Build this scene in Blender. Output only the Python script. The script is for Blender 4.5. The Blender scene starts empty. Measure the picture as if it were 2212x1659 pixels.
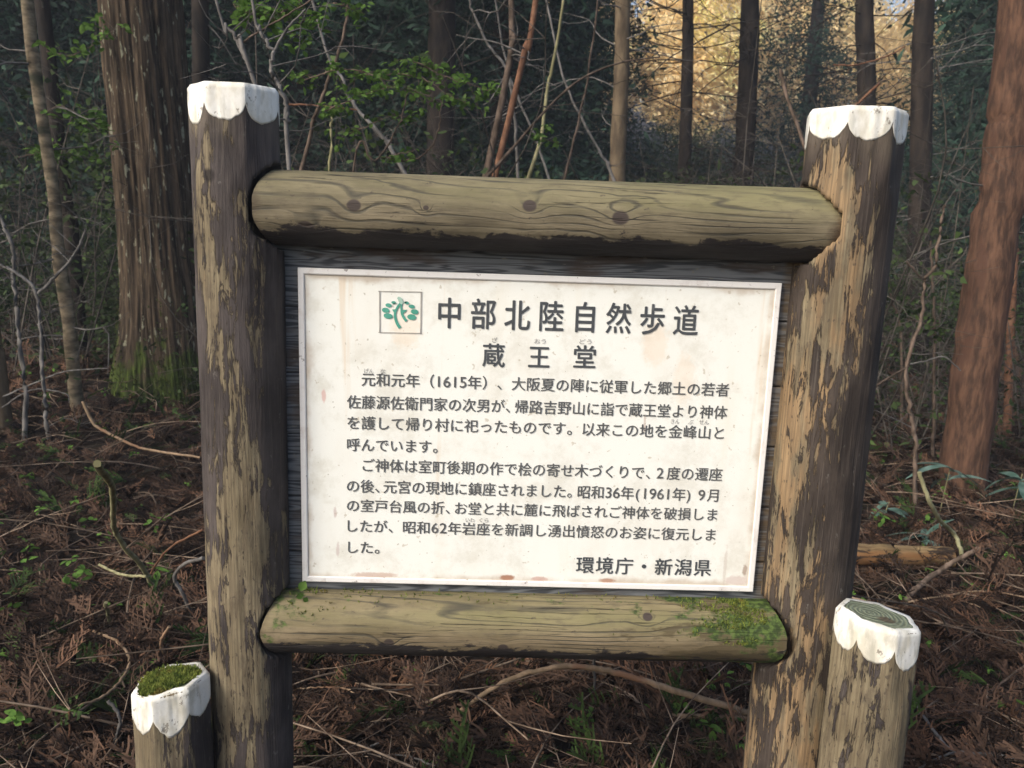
import bpy, math, random
import numpy as np
from mathutils import Vector, Matrix, Euler
from math import sin, cos, pi, radians, sqrt, asin, atan2

random.seed(7); RNG = np.random.default_rng(11)
S = bpy.context.scene
COL = S.collection

# ------------------------------------------------------------------ camera
EYE = np.array([-.0874, -1.5469, 1.4475])
PITCH, YAW, ROLL, FPX, PW, PH = -.1889, .0254, .034, 1789.0, 2212.0, 1659.0
_cp, _sp, _cy, _sy = cos(PITCH), sin(PITCH), cos(YAW), sin(YAW)
FWD = np.array([_sy*_cp, _cy*_cp, _sp]); _R = np.array([_cy, -_sy, 0.]); _U = np.cross(_R, FWD)
RGT = _R*cos(ROLL)+_U*sin(ROLL); UPV = -_R*sin(ROLL)+_U*cos(ROLL)
cd = bpy.data.cameras.new('camera'); cam = bpy.data.objects.new('camera', cd); COL.objects.link(cam)
cam.matrix_world = Matrix(((RGT[0], UPV[0], -FWD[0], EYE[0]), (RGT[1], UPV[1], -FWD[1], EYE[1]),
                           (RGT[2], UPV[2], -FWD[2], EYE[2]), (0, 0, 0, 1)))
cd.sensor_width = 36; cd.lens = 36*FPX/PW; cd.clip_start = .05; cd.clip_end = 600
cd.dof.use_dof = True; cd.dof.focus_distance = 1.58; cd.dof.aperture_fstop = 9
S.camera = cam

# ------------------------------------------------------------------ light
W = bpy.data.worlds.new('World'); S.world = W; W.use_nodes = True
wn = W.node_tree.nodes; wl = W.node_tree.links; wn.clear()
sky = wn.new('ShaderNodeTexSky'); sky.sky_type = 'NISHITA'; sky.sun_disc = False
SUN_EL, SUN_AZ = radians(38), radians(-50)      # azimuth from the viewer's side, negative = from the left
sky.sun_elevation = SUN_EL
sdir = Vector((sin(SUN_AZ)*cos(SUN_EL), -cos(SUN_AZ)*cos(SUN_EL), sin(SUN_EL)))   # towards the sun
sky.sun_rotation = atan2(sdir.x, sdir.y)
sky.air_density = 1.0; sky.dust_density = 4.0
bg = wn.new('ShaderNodeBackground'); bg.inputs[1].default_value = .13
wo = wn.new('ShaderNodeOutputWorld'); wl.new(sky.outputs[0], bg.inputs[0]); wl.new(bg.outputs[0], wo.inputs[0])
sd = bpy.data.lights.new('sun', 'SUN'); sd.energy = 1.5; sd.angle = radians(15); sd.color = (1, .965, .88)
so = bpy.data.objects.new('sun', sd); COL.objects.link(so)
so.rotation_euler = sdir.to_track_quat('Z', 'Y').to_euler()
S.view_settings.view_transform = 'Standard'; S.view_settings.look = 'None'
S.view_settings.gamma = 1; S.view_settings.use_curve_mapping = False
S.view_settings.exposure = .75
S.render.engine = 'CYCLES'
S.cycles.use_denoising = True; S.cycles.max_bounces = 5; S.cycles.diffuse_bounces = 3
S.cycles.transparent_max_bounces = 6; S.cycles.use_adaptive_sampling = True

# ------------------------------------------------------------------ helpers
def at(px, py, Y=None, Z=None):
    d = FWD+RGT*(px-PW/2)/FPX-UPV*(py-PH/2)/FPX
    t = (Y-EYE[1])/d[1] if Z is None else (Z-EYE[2])/d[2]
    return EYE+d*t
def depth(p): return float((np.asarray(p)-EYE)@FWD)

def _h(i, j, k, s):
    n = (i*374761393+j*668265263+k*1274126177+s*974711) & 0xffffffff
    n = ((n ^ (n >> 13))*1274126177) & 0xffffffff
    n = n ^ (n >> 16)
    return (n & 0xffff)/65535.0
def vnoise(x, y, z=0, s=0):
    x, y, z = np.broadcast_arrays(np.asarray(x, float), np.asarray(y, float), np.asarray(z, float))
    i, j, k = [np.floor(a).astype(np.int64) for a in (x, y, z)]
    u, v, w = x-i, y-j, z-k
    u, v, w = [a*a*(3-2*a) for a in (u, v, w)]
    def L(a, b, t): return a+(b-a)*t
    r = L(L(L(_h(i, j, k, s), _h(i+1, j, k, s), u), L(_h(i, j+1, k, s), _h(i+1, j+1, k, s), u), v),
          L(L(_h(i, j, k+1, s), _h(i+1, j, k+1, s), u), L(_h(i, j+1, k+1, s), _h(i+1, j+1, k+1, s), u), v), w)
    return r*2-1
def fbm(x, y, z=0, s=0, o=4):
    t = 0; a = .5; f = 1
    for q in range(o):
        t = t+a*vnoise(np.asarray(x)*f, np.asarray(y)*f, np.asarray(z)*f, s+q*17); a *= .5; f *= 2.03
    return t

def mesh(name, V, F, mat=None, smooth=False, uv=None):
    me = bpy.data.meshes.new(name)
    V = np.asarray(V, float)
    if isinstance(F, np.ndarray):
        n, k = F.shape
        me.vertices.add(len(V)); me.vertices.foreach_set('co', V.ravel())
        me.loops.add(n*k); me.loops.foreach_set('vertex_index', F.ravel().astype(np.int32))
        me.polygons.add(n); me.polygons.foreach_set('loop_start', np.arange(0, n*k, k, dtype=np.int32))
        me.polygons.foreach_set('loop_total', np.full(n, k, np.int32)); me.update(calc_edges=True)
    else:
        me.from_pydata(V.tolist(), [], F)
    if uv is not None:
        l = me.uv_layers.new(name='UVMap')
        vi = np.empty(len(me.loops), np.int32); me.loops.foreach_get('vertex_index', vi)
        l.data.foreach_set('uv', np.asarray(uv, np.float32)[vi].ravel())
    if mat: me.materials.append(mat)
    if smooth: me.polygons.foreach_set('use_smooth', np.ones(len(me.polygons), bool))
    me.update(); return me
def link(name, me, parent=None):
    o = bpy.data.objects.new(name, me); COL.objects.link(o)
    if parent is not None: o.parent = parent
    return o
def obj(name, V, F, mat, parent=None, smooth=False, uv=None): return link(name, mesh(name, V, F, mat, smooth, uv), parent)
def tag(o, label=None, cat=None, group=None, kind=None):
    if label: o['label'] = label
    if cat: o['category'] = cat
    if group: o['group'] = group
    if kind: o['kind'] = kind
    return o
def empty(name, loc=(0, 0, 0)):
    e = bpy.data.objects.new(name, None); e.empty_display_size = .1; e.location = loc; COL.objects.link(e); return e

class MB:
    def __init__(s): s.V = []; s.F = []; s.n = 0
    def add(s, V, F):
        V = np.asarray(V, float); F = np.asarray(F, int); s.V.append(V); s.F.append(F+s.n); s.n += len(V)
    def build(s, name, mat, parent=None, smooth=False):
        return link(name, s.mesh(name, mat, smooth), parent)
    def mesh(s, name, mat, smooth=False):
        V = np.concatenate(s.V); ks = set(f.shape[1] for f in s.F)
        if len(ks) == 1: return mesh(name, V, np.concatenate(s.F), mat, smooth)
        return mesh(name, V, [tuple(r) for f in s.F for r in f.tolist()], mat, smooth)

def spline(pts, n):
    """Catmull-Rom through pts (k,m) sampled at n points."""
    P = np.asarray(pts, float); k = len(P)
    if k == 2:
        t = np.linspace(0, 1, n)[:, None]; return P[0]*(1-t)+P[1]*t
    Q = np.vstack([2*P[0]-P[1], P, 2*P[-1]-P[-2]]); out = []
    for t in np.linspace(0, k-1-1e-6, n):
        i = int(t); u = t-i; a, b, c, d = Q[i:i+4]
        out.append(.5*((2*b)+(-a+c)*u+(2*a-5*b+4*c-d)*u*u+(-a+3*b-3*c+d)*u**3))
    return np.array(out)
def tubeVF(P, R, k=8, wob=0., seed=0, cap=True):
    P = np.asarray(P, float); n = len(P); R = np.broadcast_to(R, n)
    T = np.gradient(P, axis=0); T /= np.linalg.norm(T, axis=1)[:, None]+1e-9
    a = np.array([0, 0, 1.]) if abs(T[0][2]) < .9 else np.array([1., 0, 0])
    N = np.cross(T, a); N /= np.linalg.norm(N, axis=1)[:, None]+1e-9; B = np.cross(T, N)
    th = np.linspace(0, 2*pi, k, endpoint=False)
    rr = R[:, None]*np.ones(k)
    if wob: rr = rr*(1+wob*fbm(np.arange(n)[:, None]*.6, np.cos(th)[None]*1.5+seed, np.sin(th)[None]*1.5, seed, 2)*2)
    V = P[:, None]+rr[..., None]*(N[:, None]*np.cos(th)[None, :, None]+B[:, None]*np.sin(th)[None, :, None])
    V = V.reshape(-1, 3)
    i = np.arange(n-1)[:, None]*k; j = np.arange(k)[None]; j2 = (j+1) % k
    F = np.stack([i+j, i+j2, i+k+j2, i+k+j], -1).reshape(-1, 4)
    if cap:
        V = np.vstack([V, P[0], P[-1]]); q = n*k
        jj = np.arange(k)
        F = np.vstack([F, np.stack([jj, np.full(k, q), np.full(k, q), (jj+1) % k], -1)[:, [0, 1, 3, 3]][:, :4],
                       np.stack([(n-1)*k+jj, (n-1)*k+(jj+1) % k, np.full(k, q+1), np.full(k, q+1)], -1)])
        # degenerate quads are turned into triangles by validate
    return V, F
def tube(mb, pts, r0, r1=None, k=6, n=None, wob=.12, jit=0., seed=0):
    n = n or max(6, 5*len(pts)); P = spline(pts, n)
    if jit:
        t = np.arange(n)*.9
        P = P+jit*np.stack([fbm(t, seed+.3, 0, 1, 3), fbm(t, seed+7.1, 0, 2, 3), fbm(t, seed+3.7, 0, 3, 3)], -1)
    r1 = r0 if r1 is None else r1
    V, F = tubeVF(P, np.linspace(r0, r1, n), k, wob, seed, cap=False)
    mb.add(V, F); return P

# ------------------------------------------------------------------ node materials
class NT:
    def __init__(s, name, rough=.85, spec=.25):
        s.m = bpy.data.materials.new(name); s.m.use_nodes = True; s.t = s.m.node_tree; s.n = s.t.nodes; s.l = s.t.links
        s.b = s.n['Principled BSDF']; s.b.inputs['Roughness'].default_value = rough
        s.b.inputs['Specular IOR Level'].default_value = spec
    def val(s, x, sock):
        if isinstance(x, bpy.types.NodeSocket): s.l.new(x, sock)
        else:
            try: sock.default_value = x
            except Exception: sock.default_value = (*x, 1) if len(x) == 3 else x
    def coord(s, kind='Object'): return s.n.new('ShaderNodeTexCoord').outputs[kind]
    def map(s, v, sc=(1, 1, 1), loc=(0, 0, 0), rot=(0, 0, 0)):
        m = s.n.new('ShaderNodeMapping'); s.l.new(v, m.inputs[0]); m.inputs['Scale'].default_value = sc
        m.inputs['Location'].default_value = loc; m.inputs['Rotation'].default_value = rot; return m.outputs[0]
    def noise(s, v, scale=5, det=4, rough=.55, dist=0.):
        n = s.n.new('ShaderNodeTexNoise'); s.l.new(v, n.inputs['Vector']); n.inputs['Scale'].default_value = scale
        n.inputs['Detail'].default_value = det; n.inputs['Roughness'].default_value = rough; n.inputs['Distortion'].default_value = dist
        return n.outputs['Fac']
    def vor(s, v, scale=5, feat='F1'):
        n = s.n.new('ShaderNodeTexVoronoi'); n.feature = feat; s.l.new(v, n.inputs['Vector']); n.inputs['Scale'].default_value = scale
        return n.outputs['Distance']
    def math(s, op, a, b=0., c=0., clamp=False):
        n = s.n.new('ShaderNodeMath'); n.operation = op; n.use_clamp = clamp
        s.val(a, n.inputs[0]); s.val(b, n.inputs[1]); s.val(c, n.inputs[2]); return n.outputs[0]
    def ramp(s, f, a, b, lo=0., hi=1.):
        n = s.n.new('ShaderNodeMapRange'); n.interpolation_type = 'SMOOTHSTEP'; s.val(f, n.inputs[0])
        n.inputs[1].default_value = a; n.inputs[2].default_value = b; n.inputs[3].default_value = lo; n.inputs[4].default_value = hi
        return n.outputs[0]
    def mix(s, f, a, b, mode='MIX'):
        n = s.n.new('ShaderNodeMix'); n.data_type = 'RGBA'; n.blend_type = mode
        s.val(f, n.inputs[0]); s.val(a, n.inputs[6]); s.val(b, n.inputs[7]); return n.outputs[2]
    def sep(s, v):
        n = s.n.new('ShaderNodeSeparateXYZ'); s.l.new(v, n.inputs[0]); return n.outputs
    def comb(s, x, y, z=0.):
        n = s.n.new('ShaderNodeCombineXYZ'); s.val(x, n.inputs[0]); s.val(y, n.inputs[1]); s.val(z, n.inputs[2]); return n.outputs[0]
    def rnd(s, kind='obj'):
        if kind == 'obj': return s.n.new('ShaderNodeObjectInfo').outputs['Random']
        return s.n.new('ShaderNodeNewGeometry').outputs['Random Per Island']
    def color(s, c): s.val(c, s.b.inputs['Base Color'])
    def bump(s, h, st=.4, d=.004):
        n = s.n.new('ShaderNodeBump'); n.inputs['Strength'].default_value = st; n.inputs['Distance'].default_value = d
        s.val(h, n.inputs['Height']); s.l.new(n.outputs[0], s.b.inputs['Normal'])

def blob(m, u, v, cu, cv, su, sv):
    """soft disc 1 at centre -> 0 outside, in (u,v) metres"""
    a = m.math('DIVIDE', m.math('SUBTRACT', u, cu), su); b = m.math('DIVIDE', m.math('SUBTRACT', v, cv), sv)
    return m.math('SQRT', m.math('ADD', m.math('MULTIPLY', a, a), m.math('MULTIPLY', b, b)))

def mat_post(name, seed, peel, warm, low=.0, dark0=.0):
    """dark stained log, coat peeled off in vertical flakes. UV = (height m, arc m)"""
    m = NT(name, .78, .3); uv = m.coord('UV')
    o = (seed*3.1, seed*1.7, 0)
    s = m.sep(uv)
    fl = m.noise(m.map(uv, (10, 46, 1), o), 1, 8, .72, .5)
    big = m.noise(m.map(uv, (2.2, 9, 1), (o[1], o[0], 0)), 1, 3, .5)
    mask0 = m.math('ADD', m.math('MULTIPLY', fl, .62), m.math('MULTIPLY', big, .55))
    hgt = m.ramp(s[0], .25, 1.5, low, 0)
    mask0 = m.math('ADD', mask0, hgt)
    mask0 = m.math('SUBTRACT', mask0, m.ramp(s[1], dark0, dark0+.05, 0, .13))  # fewer peeled flakes past dark0, so the right side stays darker
    if seed == 4: mask0 = m.math('ADD', mask0, m.ramp(blob(m, s[0], s[1], 1.51, -.065, .11, .05), .4, 1.3, .15, 0))
    fib0 = m.noise(m.map(uv, (9, 190, 1), o), 1, 3, .6)
    mask0 = m.math('ADD', mask0, m.math('MULTIPLY', m.math('SUBTRACT', fib0, .5), .16))
    mask = m.ramp(mask0, peel-.008, peel+.028)
    edge = m.math('MULTIPLY', m.ramp(mask0, peel-.02, peel), m.ramp(mask0, peel, peel+.02, 1, 0))
    fib = m.noise(m.map(uv, (6, 260, 1), o), 1, 3, .6)
    cloud = m.noise(m.map(uv, (6, 14, 1), (seed, 0, 0)), 1, 5, .6)
    dark = m.mix(m.ramp(cloud, .35, .7), (.031, .025, .024), (.082, .068, .064))
    if seed == 4: dark = m.mix(m.ramp(cloud, .35, .7), (.024, .018, .015), (.070, .054, .044))
    dark = m.mix(m.ramp(fib, .5, .75, 0, .55), dark, (.12, .10, .085))
    lich = m.math('MULTIPLY', m.ramp(m.noise(m.map(uv, (28, 42, 1), o), 1, 5, .7), .62, .7), .5)
    dark = m.mix(lich, dark, (.19, .18, .16))
    mot = m.noise(m.map(uv, (16, 46, 1), (seed*.7, seed, 0)), 1, 6, .7)
    wood = m.mix(m.ramp(cloud, .3, .7), (.145, .117, .07), (.27, .225, .145))
    wood = m.mix(m.ramp(mot, .48, .66, 0, .6), wood, (.075, .062, .045))
    wm = m.ramp(m.noise(m.map(uv, (5, 26, 1), (0, seed*2, 0)), 1, 4, .6), .62-warm*.4, .72-warm*.3)
    wood = m.mix(m.math('MULTIPLY', wm, min(1, warm*1.3)), wood, (.32, .20, .10))
    wood = m.mix(m.ramp(fib, .42, .62, .55, 0), wood, (.085, .062, .04))
    spk = m.ramp(m.noise(m.map(uv, (60, 120, 1), o), 1, 3, .6), .6, .68, 0, .7)
    wood = m.mix(spk, wood, (.06, .048, .038))
    c = m.mix(mask, dark, wood)
    c = m.mix(m.math('MULTIPLY', edge, .5), c, (.03, .022, .018))
    # knots, dark rings on the coat
    kd = blob(m, s[0], s[1], 1.515, -.028, .014, .014)
    c = m.mix(m.ramp(kd, .5, 1.1, .9 if seed == 1 else 0, 0), c, (.02, .016, .015))
    stain = m.ramp(s[0], 1.56, 1.62, 0, .55)
    c = m.mix(m.math('MULTIPLY', stain, m.ramp(big, .3, .6)), c, (.2, .165, .12))
    # final colour of coat and bare wood
    m.color(c)
    h = m.math('ADD', m.math('MULTIPLY', fib, .35), m.math('MULTIPLY', m.math('SUBTRACT', 1., mask), .6))
    h = m.math('ADD', h, m.math('MULTIPLY', fl, .7))
    m.bump(h, .9, .0045); return m.m

def mat_rail(name, seed, knots, mossy, underline, warm=0.):
    """peeled pale log lying level. UV = (x m, arc m measured from the front, up positive)"""
    m = NT(name, .75, .3); uv = m.coord('UV'); s = m.sep(uv); u, v = s[0], s[1]
    n1 = m.noise(m.map(uv, (1.15, 9, 1), (seed, seed, 0)), 1, 2, .35)
    n2 = m.noise(m.map(uv, (9, 46, 1), (seed*2, 0, 0)), 1, 3, .55)
    fld = m.math('ADD', m.math('MULTIPLY', v, 60.), m.math('MULTIPLY', n1, 12.))
    fld = m.math('ADD', fld, m.math('MULTIPLY', n2, .6))
    kmask = None
    for (ku, kv, kr) in knots:
        d = blob(m, u, v, ku, kv, kr, kr*.86)
        g = m.math('POWER', 2.718, m.math('MULTIPLY', m.math('MULTIPLY', d, d), -.16))
        fld = m.math('ADD', fld, m.math('MULTIPLY', g, 1.25))
        k = m.ramp(m.math('ADD', d, m.math('MULTIPLY', m.math('SUBTRACT', n2, .5), .5)), .8, 1.15, 1, 0)
        kmask = k if kmask is None else m.math('MAXIMUM', kmask, k)
    fr = m.math('FRACT', fld)
    wid = m.ramp(m.noise(m.map(uv, (4, 20, 1), (0, seed, 0)), 1, 2), .35, .7, .06, .21)
    line = m.math('LESS_THAN', m.math('ABSOLUTE', m.math('SUBTRACT', fr, .5)), wid)
    line = m.math('SUBTRACT', 1., m.math('DIVIDE', m.math('ABSOLUTE', m.math('SUBTRACT', fr, .5)), wid), 0, True)
    line = m.math('MULTIPLY', m.math('POWER', line, .6), m.ramp(m.noise(m.map(uv, (5, 24, 1), (seed, 3, 0)), 1, 3), .36, .54, .15, 1.))
    fine = m.noise(m.map(uv, (14, 330, 1)), 1, 3, .65)
    cl = m.noise(m.map(uv, (5, 16, 1), (seed, 0, 0)), 1, 5, .6)
    c = m.mix(m.ramp(cl, .3, .72), (.098+warm*.05, .082+warm*.025, .052), (.225+warm*.05, .188+warm*.015, .122))
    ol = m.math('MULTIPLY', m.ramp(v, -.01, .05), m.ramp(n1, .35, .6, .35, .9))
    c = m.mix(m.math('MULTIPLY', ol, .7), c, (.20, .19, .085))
    c = m.mix(m.ramp(fine, .5, .72, 0, .35), c, (.13, .105, .065))
    c = m.mix(m.math('MULTIPLY', line, .85), c, (.045, .043, .034))
    ck = m.math('ABSOLUTE', m.math('SUBTRACT', m.noise(m.map(uv, (1.6, 48, 1), (seed*3, 2, 0)), 1, 4, .55), .5))
    ck = m.math('MULTIPLY', m.ramp(ck, .0, .010, 1, 0), m.ramp(m.noise(m.map(uv, (3, 12, 1), (1, seed, 0)), 1, 3), .5, .58))
    c = m.mix(m.math('MULTIPLY', ck, .9), c, (.02, .017, .014))
    gr = m.noise(m.map(uv, (20, 60, 1), (seed, 9, 0)), 1, 6, .75)
    c = m.mix(m.ramp(gr, .48, .68, 0, .5), c, (.085, .07, .05))
    sp = m.ramp(m.noise(m.map(uv, (55, 75, 1), (seed, 0, 0)), 1, 4, .65), .64, .7, 0, .7)
    c = m.mix(sp, c, (.06, .047, .04))
    c = m.mix(kmask, c, (.055, .042, .036))
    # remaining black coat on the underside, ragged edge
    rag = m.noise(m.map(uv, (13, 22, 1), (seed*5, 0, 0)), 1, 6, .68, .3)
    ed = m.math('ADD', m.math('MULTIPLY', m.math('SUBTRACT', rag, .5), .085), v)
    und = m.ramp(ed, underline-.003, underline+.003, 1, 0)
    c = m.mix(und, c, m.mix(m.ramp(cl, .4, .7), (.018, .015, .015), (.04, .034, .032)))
    if mossy:
        mo = m.noise(m.map(uv, (15, 22, 1), (4, 1, 0)), 1, 6, .65)
        r = m.math('ADD', m.ramp(u, .15, .5, 0, .27), m.ramp(v, .0, .09, 0, .13))
        r = m.math('ADD', r, m.ramp(u, -.5, -.38, .17, 0))
        mk = m.ramp(m.math('ADD', mo, r), .70, .80)
        mc = m.mix(m.ramp(m.noise(uv, 90, 3), .4, .65), (.028, .045, .012), (.085, .13, .03))
        c = m.mix(mk, c, mc)
        wd = m.ramp(m.math('ADD', m.noise(m.map(uv, (8, 30, 1), (9, 1, 0)), 1, 5, .6), m.ramp(u, .1, .4, 0, .25)), .66, .72, 0, .75)
        c = m.mix(m.math('MULTIPLY', wd, m.math('SUBTRACT', 1., mk)), c, (.075, .058, .03))
    # end darkening where it sits in the posts
    e1 = m.ramp(m.math('ADD', m.math('ABSOLUTE', u), m.math('MULTIPLY', m.math('SUBTRACT', rag, .5), .09)), .495, .53, 0, .8)
    c = m.mix(e1, c, (.05, .032, .02))
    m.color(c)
    m.bump(m.math('SUBTRACT', m.math('ADD', m.math('MULTIPLY', fine, .5), m.math('MULTIPLY', cl, .6)), m.math('ADD', m.math('MULTIPLY', line, .5), m.math('MULTIPLY', ck, 1.5))), .7, .003)
    return m.m

def mat_simple(name, c1, c2, sc=8, stretch=(1, 1, 1), rough=.85, isl=0., objv=0., c3=None, bump=.3, bd=.004, spots=None, trans=0., coord='Object'):
    m = NT(name, rough, .2); co = m.map(m.coord(coord), stretch)
    n = m.noise(co, sc, 5, .6)
    c = m.mix(m.ramp(n, .35, .68), c1, c2)
    if c3: c = m.mix(m.ramp(m.noise(co, sc*.37, 3), .52, .66), c, c3)
    if spots: c = m.mix(m.ramp(m.noise(co, sc*spots[1], 3, .6), spots[2], spots[2]+.06), c, spots[0])
    if isl:
        r = m.rnd('isl'); c = m.mix(1., c, m.mix(r, (1-isl,)*3, (1+isl,)*3), 'MULTIPLY')
    if objv:
        r = m.rnd(); c = m.mix(1., c, m.mix(r, (1-objv,)*3, (1+objv,)*3), 'MULTIPLY')
    m.color(c)
    if bump: m.bump(n, bump, bd)
    if trans:
        t = m.n.new('ShaderNodeBsdfTranslucent'); m.l.new(c, t.inputs[0]); x = m.n.new('ShaderNodeMixShader'); x.inputs[0].default_value = trans
        m.l.new(m.b.outputs[0], x.inputs[1]); m.l.new(t.outputs[0], x.inputs[2]); m.l.new(x.outputs[0], m.n['Material Output'].inputs[0])
    return m.m

# --- ground height
def gh(x, y):
    x = np.asarray(x, float); y = np.asarray(y, float)
    h = .05*fbm(x*.9, y*.9, 0, 5, 4)+.03*fbm(x*3, y*3, 0, 6, 3)
    h = h+.22*np.exp(-((x+2.7)**2+(y-3.8)**2)/1.1)+.10*np.clip(-x-1.2, 0, 3)*np.clip((y-.8)/2.5, 0, 1)*np.clip((9-y)/4, 0, 1)*.6
    h = h+.11*np.clip(y-7, 0, None)+.25*fbm(x*.12, y*.12, 0, 9, 2)*np.clip((y-4)/6, 0, 1)
    h = h+.10*np.clip(y-42, 0, 60)
    return h

m_soil = mat_simple('forest_soil', (.012, .009, .007), (.035, .024, .017), 9, bump=.6, bd=.02, c3=(.02, .017, .009))
xs = np.concatenate([-np.geomspace(160, 7, 28), np.linspace(-6.8, 6.8, 150), np.geomspace(7, 160, 28)])
ys = np.concatenate([-np.geomspace(60, 3, 14), np.linspace(-2.9, 10, 150), np.geomspace(10.2, 190, 60)])
gx, gy = np.meshgrid(xs, ys); gz = gh(gx, gy); nx, ny = len(xs), len(ys)
ii = (np.arange(ny-1)[:, None]*nx+np.arange(nx-1)[None]).ravel()
tag(obj('ground', np.stack([gx.ravel(), gy.ravel(), gz.ravel()], -1), np.stack([ii, ii+1, ii+nx+1, ii+nx], -1), m_soil, smooth=True), kind='structure')

# ================================================================== the sign
PX, RPL, RPR = .5555, .0785, .0865
sign = empty('information_sign', (0, 0, 0))
tag(sign, 'log framed notice board with a white panel of Japanese text between two posts', 'sign')
m_paint = NT('white_paint', .55, .4)
_c = m_paint.coord('Object')
_n = m_paint.noise(m_paint.map(_c, (1, 1, .6)), 22, 5, .6)
_cc = m_paint.mix(m_paint.ramp(_n, .42, .68), (.78, .77, .72), (.56, .53, .44))
_cc = m_paint.mix(m_paint.ramp(m_paint.noise(m_paint.map(_c, (1, 1, .25)), 60, 4), .54, .68, 0, .5), _cc, (.36, .35, .29))
_cc = m_paint.mix(m_paint.ramp(m_paint.noise(m_paint.map(_c, (1, 1, .6)), 55, 6, .75), .605, .63, 0, .75), _cc, (.15, .125, .095))
m_paint.color(_cc); m_paint.bump(m_paint.noise(_c, 70, 4), .35, .0015); m_paint = m_paint.m

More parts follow.
